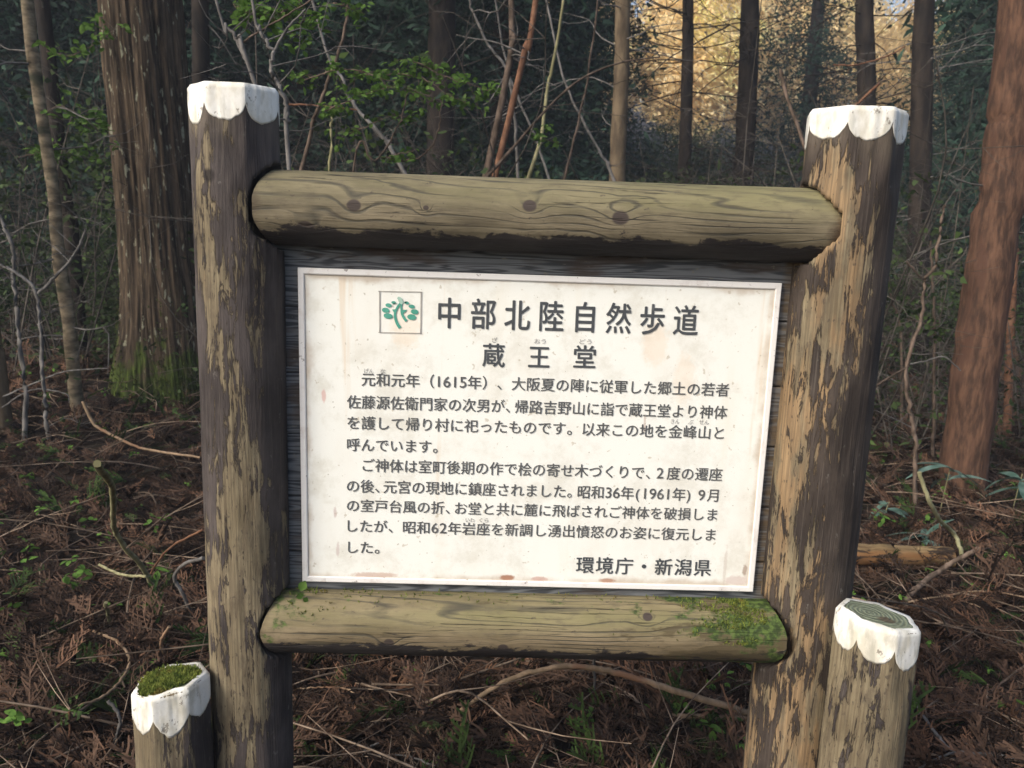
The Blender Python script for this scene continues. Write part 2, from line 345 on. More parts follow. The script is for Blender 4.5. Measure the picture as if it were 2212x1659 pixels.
def rfac(th, z, ztop, R, K, ph, z1=.16, amt=.075):
    """radius of a log whose top is hewn to K facets"""
    th = np.asarray(th, float); z = np.asarray(z, float)
    f = 2*pi/K; t = ((th-ph) % f)-f/2                       # 0 mid facet
    poly = R*(1.0-amt)/np.cos(t)*1.0
    poly = np.minimum(poly, R*1.01)
    w = np.clip((z-(ztop-z1))/.06, 0, 1); w = w*w*(3-2*w)
    return R*(1-w)+poly*w
RAILS = [(1.465, .0665, -.006), (.6635, .0625, -.010)]
def make_post(parent, cx, cy, R, ztop, K, ph, mat, seed, tilt=(0, 0), inner=0, petals=None, pname='post', base=-.15):
    nt, nz = 128, 260
    th = np.linspace(-pi, pi, nt+1)+(-pi/2)                # seam at the back; th=-pi/2 faces the camera
    k = np.linspace(0, 1, nz)
    TH, Kk = np.meshgrid(th, k)
    ztp = ztop+tilt[0]*R*np.cos(TH)+tilt[1]*R*np.sin(TH)
    Z = base+(ztp-base)*Kk
    def rad(TH, Z, ztp):
        r = rfac(TH, Z, ztp, R, K, ph)
        arc = TH*R
        r = r*(1+.028*fbm(np.cos(TH)*1.1+seed, np.sin(TH)*1.1, Z*1.4, seed, 3))
        r = r+.0022*fbm(np.cos(TH)*R*95, np.sin(TH)*R*95, Z*5.5+seed, seed+3, 4)+.0012*fbm(np.cos(TH)*R*180, np.sin(TH)*R*180, Z*26, seed+5, 2)
        ch = np.clip((Z-(ztp-.006))/.006, 0, 1); r = r-.004*ch**2
        return r
    r = rad(TH, Z, ztp)
    X = cx+r*np.cos(TH); Y = cy+r*np.sin(TH)
    if inner:
        for rz, rr, ry in RAILS:
            rag = .006*fbm(Z*30, TH*3, 0, seed+9, 3)
            d = np.sqrt((Z-rz)**2+(Y-ry)**2); lim = rr+.006+rag*.7
            thr = (-.037 if inner > 0 else -.014)-.022*np.clip((Z-rz)/rr, -1.2, 1.2)**2
            s = ((X-cx)*inner > -thr+rag*.5) & (d < lim)
            f = np.where(s & (Y < cy+.02), .62, 1.)
            X = cx+(X-cx)*f; Y = cy+(Y-cy)*f
    V = np.stack([X, Y, Z], -1).reshape(-1, 3)
    uv = np.stack([Z, (TH+pi/2)*R+0*Z], -1).reshape(-1, 2)
    n1 = nt+1
    i = (np.arange(nz-1)[:, None]*n1+np.arange(nt)[None]).ravel()
    F = np.stack([i, i+1, i+n1+1, i+n1], -1)
    post = obj(pname, V, F, mat, parent, True, uv)
    rim = np.stack([X[-1], Y[-1], Z[-1]], -1)
    # sawn top
    c = rim[:-1].mean(0); rings = []
    for q in np.linspace(1, .0, 14): rings.append(c+(rim[:-1]-c)*q+np.array([0, 0, .0008])*np.sin(q*60))
    Vt = np.concatenate(rings)+np.array([0, 0, .0004]); i = (np.arange(13)[:, None]*nt+np.arange(nt)[None]); i2 = np.arange(13)[:, None]*nt+(np.arange(nt)[None]+1) % nt
    Ft = np.stack([i, i2, i2+nt, i+nt], -1).reshape(-1, 4)
    top = obj('sawn_end', Vt, Ft, m_top, post, False)
    # painted petals
    if petals:
        f = 2*pi/K
        for q in range(K):
            vd, pd = petals[q % len(petals)]
            a = np.linspace(0, 1, 19); t0 = ph+q*f; thp = t0+a*f
            tt = (a*2-1)
            ztp1 = ztop+tilt[0]*R*np.cos(thp)+tilt[1]*R*np.sin(thp)
            prof = np.power(np.clip(1-np.abs(tt)**2.3, 0, 1), .62) if seed != 2 else np.power(np.clip(1-np.abs(tt)**1.5, 0, 1), .8)
            low = ztp1-vd-(pd-vd)*prof+.0035*fbm(thp*12, seed, q, 3, 4)
            s = np.linspace(0, 1, 16)
            ZZ = ztp1[None]-.0005+(low-ztp1)[None]*s[:, None]
            TT = np.broadcast_to(thp, ZZ.shape); ZT = np.broadcast_to(ztp1, ZZ.shape)
            thick = .0003*np.clip(1-np.abs(s[:, None]-.5)*2, 0, 1)**.15+.0005
            # seen as brushed paint that stands a little proud of the wood
            RR = rad(TT, ZZ, ZT)+thick
            Xp = cx+RR*np.cos(TT); Yp = cy+RR*np.sin(TT)
            V1 = np.stack([Xp, Yp, ZZ], -1)
            lastr = RR[-1]-.0035
            V2 = np.stack([cx+lastr*np.cos(thp), cy+lastr*np.sin(thp), ZZ[-1]+.0006], -1)[None]
            lip = RR[0]-.010
            V0 = np.stack([cx+lip*np.cos(thp), cy+lip*np.sin(thp), ztp1+.0016], -1)[None]
            Va = np.concatenate([V0, np.stack([cx+(RR[0]-.001)*np.cos(thp), cy+(RR[0]-.001)*np.sin(thp), ztp1+.0018], -1)[None], V1, V2]); nr = len(Va); na = 19
            i = (np.arange(nr-1)[:, None]*na+np.arange(na-1)[None]).ravel()
            obj('painted_petal', Va.reshape(-1, 3), np.stack([i, i+na, i+na+1, i+1], -1), m_paint, post, True)
    return post, rim

def mat_top():
    m = NT('sawn_log_end', .8, .25); c = m.coord('Object')
    # rings around the pith of each log (uses the mesh's own generated box)
    g = m.map(m.coord('Generated'), (1, 1, 0), (-.44, -.56, 0))
    s = m.sep(g); r = m.math('SQRT', m.math('ADD', m.math('MULTIPLY', s[0], s[0]), m.math('MULTIPLY', s[1], s[1])))
    r = m.math('ADD', r, m.math('MULTIPLY', m.noise(g, 5, 4, .6), .06))
    w = m.math('SINE', m.math('MULTIPLY', r, 110.))
    c1 = m.mix(m.ramp(w, -.5, .8), (.12, .135, .09), (.20, .225, .15))
    c1 = m.mix(m.ramp(m.noise(g, 7, 4), .45, .7, 0, .7), c1, (.26, .29, .20))
    br = blob(m, s[0], s[1], .12, -.18, .13, .12)
    c1 = m.mix(m.ramp(br, .6, 1.2, .7, 0), c1, (.07, .035, .022))
    m.color(c1); m.bump(m.math('ADD', w, m.noise(g, 40, 3)), .6, .0015); return m.m
m_top = mat_top()
m_postL = mat_post('stained_log_left', 1, .612, .12, .10, .042)
m_postR = mat_post('stained_log_right', 4, .592, .5, .03, -.005)
m_bolL = mat_post('stained_log_low_left', 2, .455, .12, 0, .03)
m_bolR = mat_post('stained_log_low_right', 6, .535, .12, 0, .03)

K7 = 2*pi/7
phL = -pi/2+radians(28); phR = -pi/2-radians(30)
pl, _ = make_post(sign, -PX, 0, RPL, 1.668, 7, phL, m_postL, 1, inner=1,
                  petals=[(.033, .062), (.036, .064), (.034, .061), (.035, .063), (.034, .062), (.033, .066), (.033, .060)])
pl['label'] = 'left post, dark stained log with narrow peeled streaks'
pr, _ = make_post(sign, PX, 0, RPR, 1.668, 7, phR, m_postR, 4, inner=-1,
                  petals=[(.026, .055), (.029, .058), (.033, .058), (.034, .060), (.031, .058), (.034, .066), (.027, .052)])
pr['label'] = 'right post, heavily peeled log with orange bare wood'

def make_rail(z, r, y, mat, seed, sag, xa=-.512, xb=.537):
    nx_, nt = 220, 96
    X, TH = np.meshgrid(np.linspace(xa, xb, nx_), np.linspace(-pi, pi, nt+1), indexing='ij')
    R = r*(1+.02*fbm(X*2.5+seed, np.cos(TH), np.sin(TH), seed, 3))+.0008*fbm(X*9, np.cos(TH)*9, np.sin(TH)*9, seed, 3)
    R = R+.0011*fbm(X*3, np.cos(TH)*26, np.sin(TH)*26, seed+2, 4)
    e_ = np.clip((np.abs(X)-.36)/.17, 0, 1)**1.5
    R = R*(1-.12*np.clip((np.abs(X)-.50)/.035, 0, 1)**3)
    Y = y-R*np.cos(TH); Z = z+R*np.sin(TH)+sag*(X/.5); X = X-np.sign(X)*e_*.030*np.sin(TH)**2+.003*fbm(np.cos(TH)*4, np.sin(TH)*4, seed, 3)*(np.abs(X) > .4)
    i = (np.arange(nx_-1)[:, None]*(nt+1)+np.arange(nt)[None]).ravel()
    return obj('rail', np.stack([X, Y, Z], -1).reshape(-1, 3), np.stack([i, i+nt+1, i+nt+2, i+1], -1), mat, sign, True,
               np.stack([X, TH*r], -1).reshape(-1, 2))
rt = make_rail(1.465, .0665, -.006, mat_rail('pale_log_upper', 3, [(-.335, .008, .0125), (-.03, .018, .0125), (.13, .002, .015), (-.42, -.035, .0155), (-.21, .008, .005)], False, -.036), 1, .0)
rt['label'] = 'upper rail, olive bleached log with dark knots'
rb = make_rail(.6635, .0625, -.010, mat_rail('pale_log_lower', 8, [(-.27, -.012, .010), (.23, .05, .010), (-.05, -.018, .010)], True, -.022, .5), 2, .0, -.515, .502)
rb['label'] = 'lower rail, tan log with green moss at its right end'

# backing planks
mp = NT('weathered_dark_planks', .8, .25); _c = mp.coord('Object'); _r = mp.rnd()
_off = mp.comb(mp.math('MULTIPLY', _r, 7.), mp.math('MULTIPLY', _r, 3.), 0.)
_a = mp.n.new('ShaderNodeVectorMath'); mp.l.new(mp.map(_c, (2.2, 1, 30)), _a.inputs[0]); mp.l.new(_off, _a.inputs[1]); _v = _a.outputs[0]
_n1 = mp.noise(_v, 1, 3, .5, .3)
_w = mp.math('FRACT', mp.math('MULTIPLY', _n1, 12.)); _w = mp.math('ABSOLUTE', mp.math('SUBTRACT', _w, .5))
_col = mp.mix(mp.ramp(_w, .05, .4), (.050, .054, .060), (.150, .158, .166))
_col = mp.mix(mp.ramp(mp.noise(mp.map(_c, (3, 1, 12)), 2, 4), .5, .66, 0, .8), _col, (.062, .045, .035))
_col = mp.mix(mp.ramp(mp.noise(mp.map(_c, (20, 1, 60)), 2, 3), .64, .7, 0, .7), _col, (.17, .16, .13))
_sx = mp.sep(_c)[0]
_col = mp.mix(mp.math('MULTIPLY', mp.ramp(_sx, .45, .465), mp.ramp(mp.noise(mp.map(_c, (3, 1, 40)), 2, 3), .4, .6, .3, .8)), _col, (.10, .068, .035))
mp.color(_col); mp.bump(_w, .5, .0018); m_plank = mp.m
zs = [.672, .80, .915, 1.04, 1.16, 1.285, 1.408]
for q in range(6):
    z0, z1 = zs[q]+.001, zs[q+1]-.001; y0 = .009+.002*((q*7) % 3-1)/2; y1 = y0+.024; e = .002; x = .515
    nn = 40; X = np.linspace(-x, x, nn)
    prof = [(y1, z0), (y0+e, z0), (y0, z0+e), (y0, z1-e), (y0+e, z1), (y1, z1)]
    V = [(a, b, c) for a in X for b, c in prof]; F = []
    for a in range(nn-1):
        for b in range(6): F.append((a*6+b, a*6+(b+1) % 6, a*6+6+(b+1) % 6, a*6+6+b))
    F += [tuple(range(6)), tuple(range((nn-1)*6, nn*6))[::-1]]
    obj('plank', V, F, m_plank, sign)

# notice panel
ZC, HW, HH = 1.05, .45, .3085
mn = NT('notice_board_white', .35, .4); _c = mn.coord('Object')
_str = mn.noise(mn.map(_c, (9, 1, 1.6)), 1, 5, .6)
_st2 = mn.noise(mn.map(_c, (5, 1, 3)), 1, 5, .65)
_col = mn.mix(mn.ramp(_str, .54, .76, 0, .6), (.82, .825, .775), (.74, .69, .57))
_col = mn.mix(mn.ramp(_st2, .50, .78, 0, .65), _col, (.72, .68, .60))
_s = mn.sep(_c)
_mt = mn.noise(mn.map(_c, (1, 1, 1)), 9, 8, .72)
_col = mn.mix(mn.ramp(_mt, .47, .66, 0, .6), _col, (.62, .60, .52))
# brown drips running down from the top edge
_dr = mn.ramp(mn.noise(mn.map(_c, (15, 1, 0.9)), 1, 4, .6), .60, .70, 0, .8)
_col = mn.mix(mn.math('MULTIPLY', _dr, mn.ramp(_s[2], .8, 1.25, .12, 1.)), _col, (.70, .56, .40))
_col = mn.mix(mn.ramp(mn.noise(_c, 46, 3, .6), .655, .70, 0, .55), _col, (.42, .36, .26))
_col = mn.mix(mn.ramp(mn.noise(_c, 120, 2, .6), .70, .74, 0, .65), _col, (.30, .27, .2))
# grime crawling in from the frame
_ex = mn.math('SUBTRACT', mn.math('MAXIMUM', mn.math('SUBTRACT', mn.math('ABSOLUTE', _s[0]), HW-HH), mn.math('ABSOLUTE', mn.math('SUBTRACT', _s[2], ZC))), HH)
_eg = mn.ramp(mn.math('ADD', _ex, mn.math('MULTIPLY', mn.math('SUBTRACT', mn.noise(mn.map(_c, (7, 1, 7)), 1, 5, .6), .5), .07)), -.024, -.008, 0, .85)
_col = mn.mix(_eg, _col, (.52, .44, .35))
def pblob(x, z, sx, sz, colr, op):
    global _col
    d = blob(mn, _s[0], _s[2], x, z, sx, sz); d = mn.math('ADD', d, mn.math('MULTIPLY', mn.math('SUBTRACT', mn.noise(_c, 90, 4, .7), .5), 1.1))
    _col = mn.mix(mn.ramp(d, .55, 1.05, op, 0), _col, colr)
pblob(-.31, ZC-HH+.016, .055, .007, (.48, .32, .25), .65); pblob(-.405, 1.118, .005, .016, (.62, .30, .27), .55)
pblob(-.045, ZC-HH+.017, .018, .007, (.35, .17, .10), .9); pblob(.02, ZC-HH+.016, .02, .006, (.5, .3, .25), .7)
pblob(.155, ZC-HH+.016, .02, .005, (.38, .2, .13), .8); pblob(.415, ZC-HH+.022, .028, .013, (.56, .44, .40), .6)
pblob(.43, ZC-HH+.045, .006, .014, (.35, .26, .2), .8); pblob(-.25, 1.255, .035, .05, (.80, .66, .50), .45)
pblob(.22, 1.235, .03, .05, (.80, .66, .52), .5); pblob(.28, 1.17, .025, .06, (.80, .66, .52), .4)
pblob(-.385, .885, .004, .012, (.5, .38, .36), .6); pblob(-.38, .81, .004, .018, (.5, .38, .36), .5)
pblob(.21, 1.082, .003, .022, (.45, .33, .27), .55); pblob(.39, .79, .004, .05, (.5, .42, .36), .4)
mn.color(_col); mn.bump(mn.noise(_c, 14, 3), .12, .002)
def bxVF(x0, x1, y0, y1, z0, z1):
    V = [(x, y, z) for x in (x0, x1) for y in (y0, y1) for z in (z0, z1)]
    return V, [(0, 1, 3, 2), (4, 6, 7, 5), (0, 4, 5, 1), (2, 3, 7, 6), (0, 2, 6, 4), (1, 5, 7, 3)]
V, F = bxVF(-HW+.003, HW-.003, .001, .0075, ZC-HH+.003, ZC+HH-.003)
panel = obj('notice_panel', V, F, mn.m, sign)
# thin raised trim, mitred
mt = NT('trim_white', .45, .4); _c = mt.coord('Object')
_tc = mt.mix(mt.ramp(mt.noise(mt.map(_c, (8, 8, 8)), 3, 5, .65), .5, .72, 0, .8), (.78, .765, .74), (.60, .54, .50))
_tc = mt.mix(mt.ramp(mt.noise(_c, 60, 4, .7), .64, .70, 0, .8), _tc, (.2, .17, .16)); mt.color(_tc)
tw = .0115
def trim(c):
    pr_ = [(0, .006), (0, -.0015), (.0014, -.0026), (.0095, -.0026), (tw, -.0014), (tw, .0006)]
    V = []
    for (x, z) in c:
        for o, y in pr_: V.append((x-math.copysign(o, x), y, z-math.copysign(o, z-ZC)))
    n = len(pr_); F = [(a, a+1, n+a+1, n+a) for a in range(n-1)]
    obj('panel_trim', V, F, mt.m, panel)
cn = [(-HW, ZC+HH), (HW, ZC+HH), (HW, ZC-HH), (-HW, ZC-HH)]
for q in range(4): trim([cn[q], cn[(q+1) % 4]])

# lettering -------------------------------------------------------
def c1(x, y): return ((1150+x*.88156)/1.82278, (1030+y*.88156)/1.82278)
def c2(x, y): return ((1150+x*.88156)/1.82278, (1750+y*.88156)/1.82278)
_g = {}
def glyphs(chars, off):
    tmp = []
    for ch in chars:
        if (ch, off) in _g or ch in ' \u3000': continue
        cu = bpy.data.curves.new('g', 'FONT'); cu.body = ch; cu.size = 1; cu.resolution_u = 3
        o = bpy.data.objects.new('g', cu); COL.objects.link(o); tmp.append((ch, o))
    bpy.context.view_layer.update(); dg = bpy.context.evaluated_depsgraph_get()
    for ch, o in tmp:
        me = bpy.data.meshes.new_from_object(o.evaluated_get(dg))
        _g[(ch, off)] = (np.array([v.co[:2] for v in me.vertices]).reshape(-1, 2), [tuple(p.vertices) for p in me.polygons])
        bpy.data.meshes.remove(me); cu = o.data; bpy.data.objects.remove(o); bpy.data.curves.remove(cu)
def letters(text, adv, L, Rr, zt, zb, mat, off=.012, Y=-.0003, name='lettering', squeeze=1.):
    """text between panel x L[0]..Rr (ink), cap box zt..zb; adv = advance per char in ems"""
    glyphs(text, off)
    V = []; F = []; n = 0; pen = 0
    for ch, a in zip(text, adv):
        if (ch, off) in _g and len(_g[(ch, off)][0]):
            g, f = _g[(ch, off)]; g = g.copy()
            w = g[:, 0].max()-g[:, 0].min()
            cjk = ord(ch) > 0x2fff
            if ch in '、。': x0 = .06
            elif ch in '（': g[:, 0] -= g[:, 0].max()-.95; x0 = 0
            elif ch in '）': g[:, 0] -= g[:, 0].min()-.05; x0 = 0
            elif ch in '(': g[:, 0] -= g[:, 0].min(); x0 = .12
            elif ch in ')': g[:, 0] -= g[:, 0].min(); x0 = .06
            elif cjk: x0 = (a-1)/2 if a >= .99 else 0
            else: g[:, 0] -= g[:, 0].min()+w/2; x0 = a/2; g[:, 0] *= 1.1; g[:, 1] *= 1.08
            if ch in '、。': g[:, 0] -= g[:, 0].min()
            if ch == '・': g[:, 0] -= g[:, 0].mean()-.5
            for q, (du, dv) in enumerate(((0, 0), (off, 0), (-off, 0), (0, off*.7), (0, -off*.7)) if off else ((0, 0),)):
                V.append(np.stack([g[:, 0]+x0+pen+du, g[:, 1]+dv, np.full(len(g), -q*.00003)], -1)); F += [tuple(v+n for v in p) for p in f]; n += len(g)
        pen += a
    V = np.concatenate(V); x0, x1 = V[:, 0].min(), V[:, 0].max()
    # CJK ink box about -.08 .. .84 em on the shared baseline
    fx = (Rr-L)/(x1-x0); X = L+(V[:, 0]-x0)*fx
    fz = (zt-zb)/.92; Z = zb+(V[:, 1]+.075)*fz
    return obj(name, np.stack([X, Y+V[:, 2], Z], -1), F, mat, panel)
mi = NT('print_ink', .5, .3); _c = mi.coord('Object')
mi.color(mi.mix(mi.ramp(mi.noise(_c, 60, 4, .6), .5, .75, 0, .6), (.062, .068, .075), (.15, .155, .155))); m_ink = mi.m
mi2 = NT('print_ink_body', .5, .3); _c = mi2.coord('Object')
mi2.color(mi2.mix(mi2.ramp(mi2.noise(_c, 60, 4, .6), .45, .75, 0, .6), (.085, .088, .09), (.2, .2, .19))); m_ink2 = mi2.m
m_ruby = mat_simple('print_ink_small', (.2, .2, .2), (.32, .31, .3), 60, bump=0, rough=.5)
def line(text, adv, a, b, hl, mat=None, off=.012, name='lettering', sq=1.):
    """a, b: image points (left, right) at mid height of the first and last character; hl: glyph height px"""
    p, q = at(*a, Y=0), at(*b, Y=0); zc = (p[2]+q[2])/2
    h = hl/FPX*depth((p+q)/2)
    return letters(text, adv, p[0], q[0], zc+h/2, zc-h/2, mat or m_ink2, off, name=name, squeeze=sq)
A = lambda s, d={}: [d.get(i, 1.) for i in range(len(s))]
line('中部北陸自然歩道', [1.27]*8, c1(652, 232), c1(1816, 259), 134*.4836, m_ink, .016)
for ch, x0, x1_, y in (('蔵', 850, 951, 417), ('王', 1055, 1151, 425), ('堂', 1257, 1357, 425)):
    line(ch, [1], c1(x0, y), c1(x1_, y), 103*.4836, m_ink, .016)
for t, x0, x1_, y in (('ざ', 893, 917, 350), ('おう', 1082, 1133, 355), ('どう', 1284, 1338, 357), ('げん', 322, 364, 488), ('な', 394, 417, 489),
                     ('きん', 1692, 1730, 713), ('ぷ', 1770, 1792, 715), ('せん', 1818, 1862, 716)):
    line(t, [1]*len(t), c1(x0, y), c1(x1_, y+.5), 24*.4836, m_ruby, .0)
for t, x0, x1_, y in (('いわ', 775, 814, 337), ('くら', 836, 876, 338)):
    line(t, [1]*2, c2(x0, y), c2(x1_, y), 22*.4836, m_ruby, .0)
s1 = '元和元年（1615年）、大阪夏の陣に従軍した郷土の若者'
a1 = [.55 if c in '1265' else 1. for c in s1]
line(s1, a1, c1(310, 530), c1(1953, 568), 60*.4836)
s2 = '佐藤源佐衛門家の次男が、帰路吉野山に詣で蔵王堂より神体'
line(s2, [.66 if c == '、' else 1. for c in s2], c1(245, 631), c1(1945, 668), 60*.4836)
s3 = 'を護して帰り村に祀ったものです。以来この地を金峰山と'
line(s3, [1.]*len(s3), c1(247, 725), c1(1930, 758), 60*.4836)
line('呼んでいます。', [1.]*7, c1(245, 817), c1(650, 826), 60*.4836)
s5 = 'ご神体は室町後期の作で桧の寄せ木づくりで、2度の遷座'
line(s5, [.62 if c == '、' else .9 if c == '2' else 1. for c in s5], c2(315, 99), c2(1922, 127), 60*.4836)
s6 = 'の後、元宮の現地に鎮座されました。昭和36年(1961年) 9月'
line(s6, [.6 if c in '、' else .72 if c == '。' else .55 if c in '361' else (.75 if i == len(s6)-2 else .55) if c == '9' else .5 if c in '()' else .25 if c == ' ' else 1. for i, c in enumerate(s6)], c2(245, 190), c2(1905, 221), 60*.4836)
s7 = 'の室戸台風の折、お堂と共に麓に飛ばされご神体を破損しま'
line(s7, [.62 if c == '、' else 1. for c in s7], c2(245, 278), c2(1900, 307), 58*.4836)
s8 = 'したが、昭和62年岩座を新調し湧出憤怒のお姿に復元しま'
line(s8, [.58 if c in '62' else 1. for c in s8], c2(248, 368), c2(1893, 398), 58*.4836)
line('した。', [1.]*3, c2(250, 458), c2(390, 461), 58*.4836)
line('環境庁・新潟県', [1.06]*7, c2(1268, 539), c2(1873, 549), 78*.4836, m_ink, .016)

# emblem
def ce(x, y): return ((1450+x*.15068)/1.82278, (1100+y*.15068)/1.82278)
m_green = mat_simple('emblem_green', (.07, .29, .22), (.10, .35, .27), 40, bump=0, rough=.5)
m_greenp = mat_simple('emblem_green_faded', (.33, .50, .42), (.45, .58, .50), 40, bump=0, rough=.5)
m_line = mat_simple('emblem_border_grey', (.30, .28, .26), (.42, .40, .37), 40, bump=0, rough=.5)
def P2(x, y): p = at(*ce(x, y), Y=0); return p[0], p[2]
def flat(pts, mat, name, y=-.0004):
    obj(name, [(x, y, z) for x, z in pts], [tuple(range(len(pts)))], mat, panel)
for x, y, w, h in ((665, 605, 62, 38), (530, 677, 82, 52), (455, 806, 98, 66), (520, 956, 118, 72), (1005, 613, 62, 38), (1135, 708, 82, 50), (1210, 845, 100, 66), (1135, 985, 118, 74)):
    flat([P2(x+w*cos(t)-(.12*h*sin(t) if 0 else 0), y+h*sin(t)+.10*w*cos(t)) for t in np.linspace(0, 2*pi, 25)[:-1]], m_green, 'emblem_leaf')
def band(pts, mat, name='emblem_stem', y=-.0004):
    P = spline([(a, b, w) for a, b, w in pts], 24); T = np.gradient(P[:, :2], axis=0); T /= np.linalg.norm(T, axis=1)[:, None]
    N = np.stack([-T[:, 1], T[:, 0]], -1); Lp = [P2(*(p[:2]+n*p[2]/2)) for p, n in zip(P, N)]; Rp = [P2(*(p[:2]-n*p[2]/2)) for p, n in zip(P, N)]
    V = [(x, y, z) for a, b in zip(Lp, Rp) for x, z in (a, b)]
    obj(name, V, [(2*i, 2*i+1, 2*i+3, 2*i+2) for i in range(len(P)-1)], mat, panel)
band([(860, 600, 60), (770, 720, 60), (705, 860, 62), (705, 1000, 66), (750, 1140, 74), (830, 1270, 84)], m_green)
band([(870, 640, 40), (862, 760, 50), (880, 890, 60), (930, 1000, 66), (1000, 1090, 72)], m_green)
band([(770, 470, 50), (830, 520, 110), (860, 590, 110), (880, 650, 40)], m_greenp, y=-.0006)
band([(630, 650, 16), (700, 625, 20), (770, 640, 14)], m_greenp); band([(900, 610, 14), (960, 590, 30), (1000, 610, 40)], m_greenp)
flat([P2(*p) for p in ((625, 785), (740, 775), (725, 880), (665, 860))], m_green, 'emblem_leaf', -.0005)
flat([P2(*p) for p in ((860, 800), (1020, 790), (980, 840), (900, 900), (870, 880))], m_green, 'emblem_leaf', -.0005)
for a, b, w in (((260, 310), (1410, 330), 20), ((265, 1385), (1400, 1410), 20), ((295, 310), (300, 1385), 30), ((1385, 330), (1370, 1410), 30)):
    band([(*a, w), (*b, w)], m_line, 'emblem_border')

# bollards
def bollard(cx, cy, R, zt, K, ph, mat, seed, tilt, petals, label):
    e = empty('log_bollard', (cx, cy, 0)); tag(e, label, 'bollard', 'low bollards beside the notice board posts')
    p, rim = make_post(e, 0, 0, R, zt, K, ph, mat, seed, tilt, 0, petals, 'log')
    return e, p, rim+np.array([cx, cy, 0])
bl, blp, rimL = bollard(-.684, -.084, .0705, .573, 7, -pi/2-radians(5), m_bolL, 2, (.15, -.05), [(.046, .090), (.050, .072), (.04, .08), (.045, .083), (.046, .085), (.046, .080), (.046, .080)],
              'low log bollard with a green moss cushion on its white rimmed top')
br, brp, rimR = bollard(.640, -.135, .0735, .762, 7, -pi/2+radians(.8), m_bolR, 6, (-.13, -.04), [(.036, .074), (.036, .074), (.034, .066), (.035, .07), (.036, .07), (.034, .068), (.034, .068)],
              'low log bollard with bare greenish growth rings on its white rimmed top')
# moss cushion
m_moss = mat_simple('moss', (.07, .10, .018), (.19, .22, .045), 60, isl=.45, rough=.9, bump=0, c3=(.16, .13, .03))
def moss(mb, n, pf, hgt, w=.0022, seed=0):
    r = np.random.default_rng(seed)
    for _ in range(n):
        p = np.array(pf(r)); a = r.uniform(0, 2*pi); t = r.normal(0, .45, 2); h = hgt*r.uniform(.5, 1.2)
        d = np.array([cos(a), sin(a), 0])*w; tip = p+np.array([t[0]*h, t[1]*h, h]); d2 = np.array([-sin(a), cos(a), 0])*w
        mb.add([p-d, p+d, tip], [[0, 1, 2]]); mb.add([p-d2, p+d2, tip+d*.8], [[0, 1, 2]])
lc = rimL[:-1].mean(0)-np.array([-.684, -.088, 0])
def pfm(r):
    a = r.uniform(0, 2*pi); q = sqrt(r.uniform(0, 1))*.055*(1+.12*sin(3*a+1))
    x, y = -.004+q*cos(a), -.006+q*sin(a)*.94
    return (x, y, .573+.15*x-.05*y+.006*(1-(q/.06)**2)+.0006)
mb = MB(); moss(mb, 2600, pfm, .008, seed=3)
# low domed base under the blades
th = np.linspace(0, 2*pi, 40, endpoint=False)
Vd = []; 
for q in np.linspace(1, 0, 8): Vd.append(np.stack([-.004+.055*q*(1+.12*np.sin(3*th+1))*np.cos(th), -.006+.94*.055*q*(1+.12*np.sin(3*th+1))*np.sin(th), .5735+.15*(.058*q*np.cos(th))-.05*(.055*q*np.sin(th))+.006*(1-q*q)+.0012*fbm(np.cos(th)*q*9, np.sin(th)*q*9, 0, 4, 3)], -1))
i = (np.arange(7)[:, None]*40+np.arange(40)[None]).ravel(); i2 = (np.arange(7)[:, None]*40+(np.arange(40)[None]+1) % 40).ravel()
mb.add(np.concatenate(Vd), np.stack([i, i2, i2+40], -1)); mb.add(np.concatenate(Vd), np.stack([i, i2+40, i+40], -1))
mc = mb.build('moss_cushion', m_moss, bl); mc['kind'] = 'stuff'
# moss on the lower rail
def pfr(r):
    if r.random() < .72: x = .465-abs(r.normal(0, .085)); a = radians(r.uniform(0, 95))
    elif r.random() < .5: x = -.47+abs(r.normal(0, .045)); a = radians(r.uniform(35, 110))
    else: x = r.uniform(-.45, .47); a = radians(r.uniform(60, 105))
    if fbm(x*26, a*3.2, 0, 61, 3) < (-.02 if x > .3 else .03): return (x, .05, .66)
    return (x, -.010-.0625*cos(a), .6635+.0625*sin(a)-.002)
mb = MB(); moss(mb, 2300, pfr, .007, .0018, 5)
mm = mb.build('rail_moss', m_moss, sign); mm['kind'] = 'stuff'

# ================================================================== trees and stems
def npt(p): return np.array(p, float)
m_cedar = NT('cedar_bark', .9, .15); _u = m_cedar.coord('UV'); _s = m_cedar.sep(_u)
_f = m_cedar.noise(m_cedar.map(_u, (2.2, 26, 1)), 1, 6, .65, .4); _f2 = m_cedar.noise(m_cedar.map(_u, (7, 70, 1)), 1, 4, .6)
_cc = m_cedar.mix(m_cedar.ramp(_f, .36, .64), (.017, .013, .009), (.080, .057, .038))
_cc = m_cedar.mix(m_cedar.ramp(_f2, .5, .72, 0, .55), _cc, (.175, .13, .085))
_cc = m_cedar.mix(m_cedar.ramp(m_cedar.noise(m_cedar.map(_u, (9, 30, 1), (3, 3, 0)), 1, 3, .6), .61, .66, 0, .8), _cc, (.25, .25, .18))
_mo = m_cedar.math('ADD', m_cedar.noise(m_cedar.map(_u, (5, 7, 1)), 1, 5, .6), m_cedar.ramp(_s[0], .1, 1.25, .33, -.25))
_cc = m_cedar.mix(m_cedar.ramp(_mo, .58, .74, 0, .9), _cc, m_cedar.mix(m_cedar.ramp(_f2, .4, .65), (.02, .03, .006), (.075, .11, .02)))
m_cedar.color(_cc); m_cedar.bump(_f, .8, .02); m_cedar = m_cedar.m
m_barkred = mat_simple('red_pine_bark', (.045, .026, .018), (.130, .070, .044), 34, (1, 1, .22), c3=(.080, .042, .028), bump=.7, bd=.02)
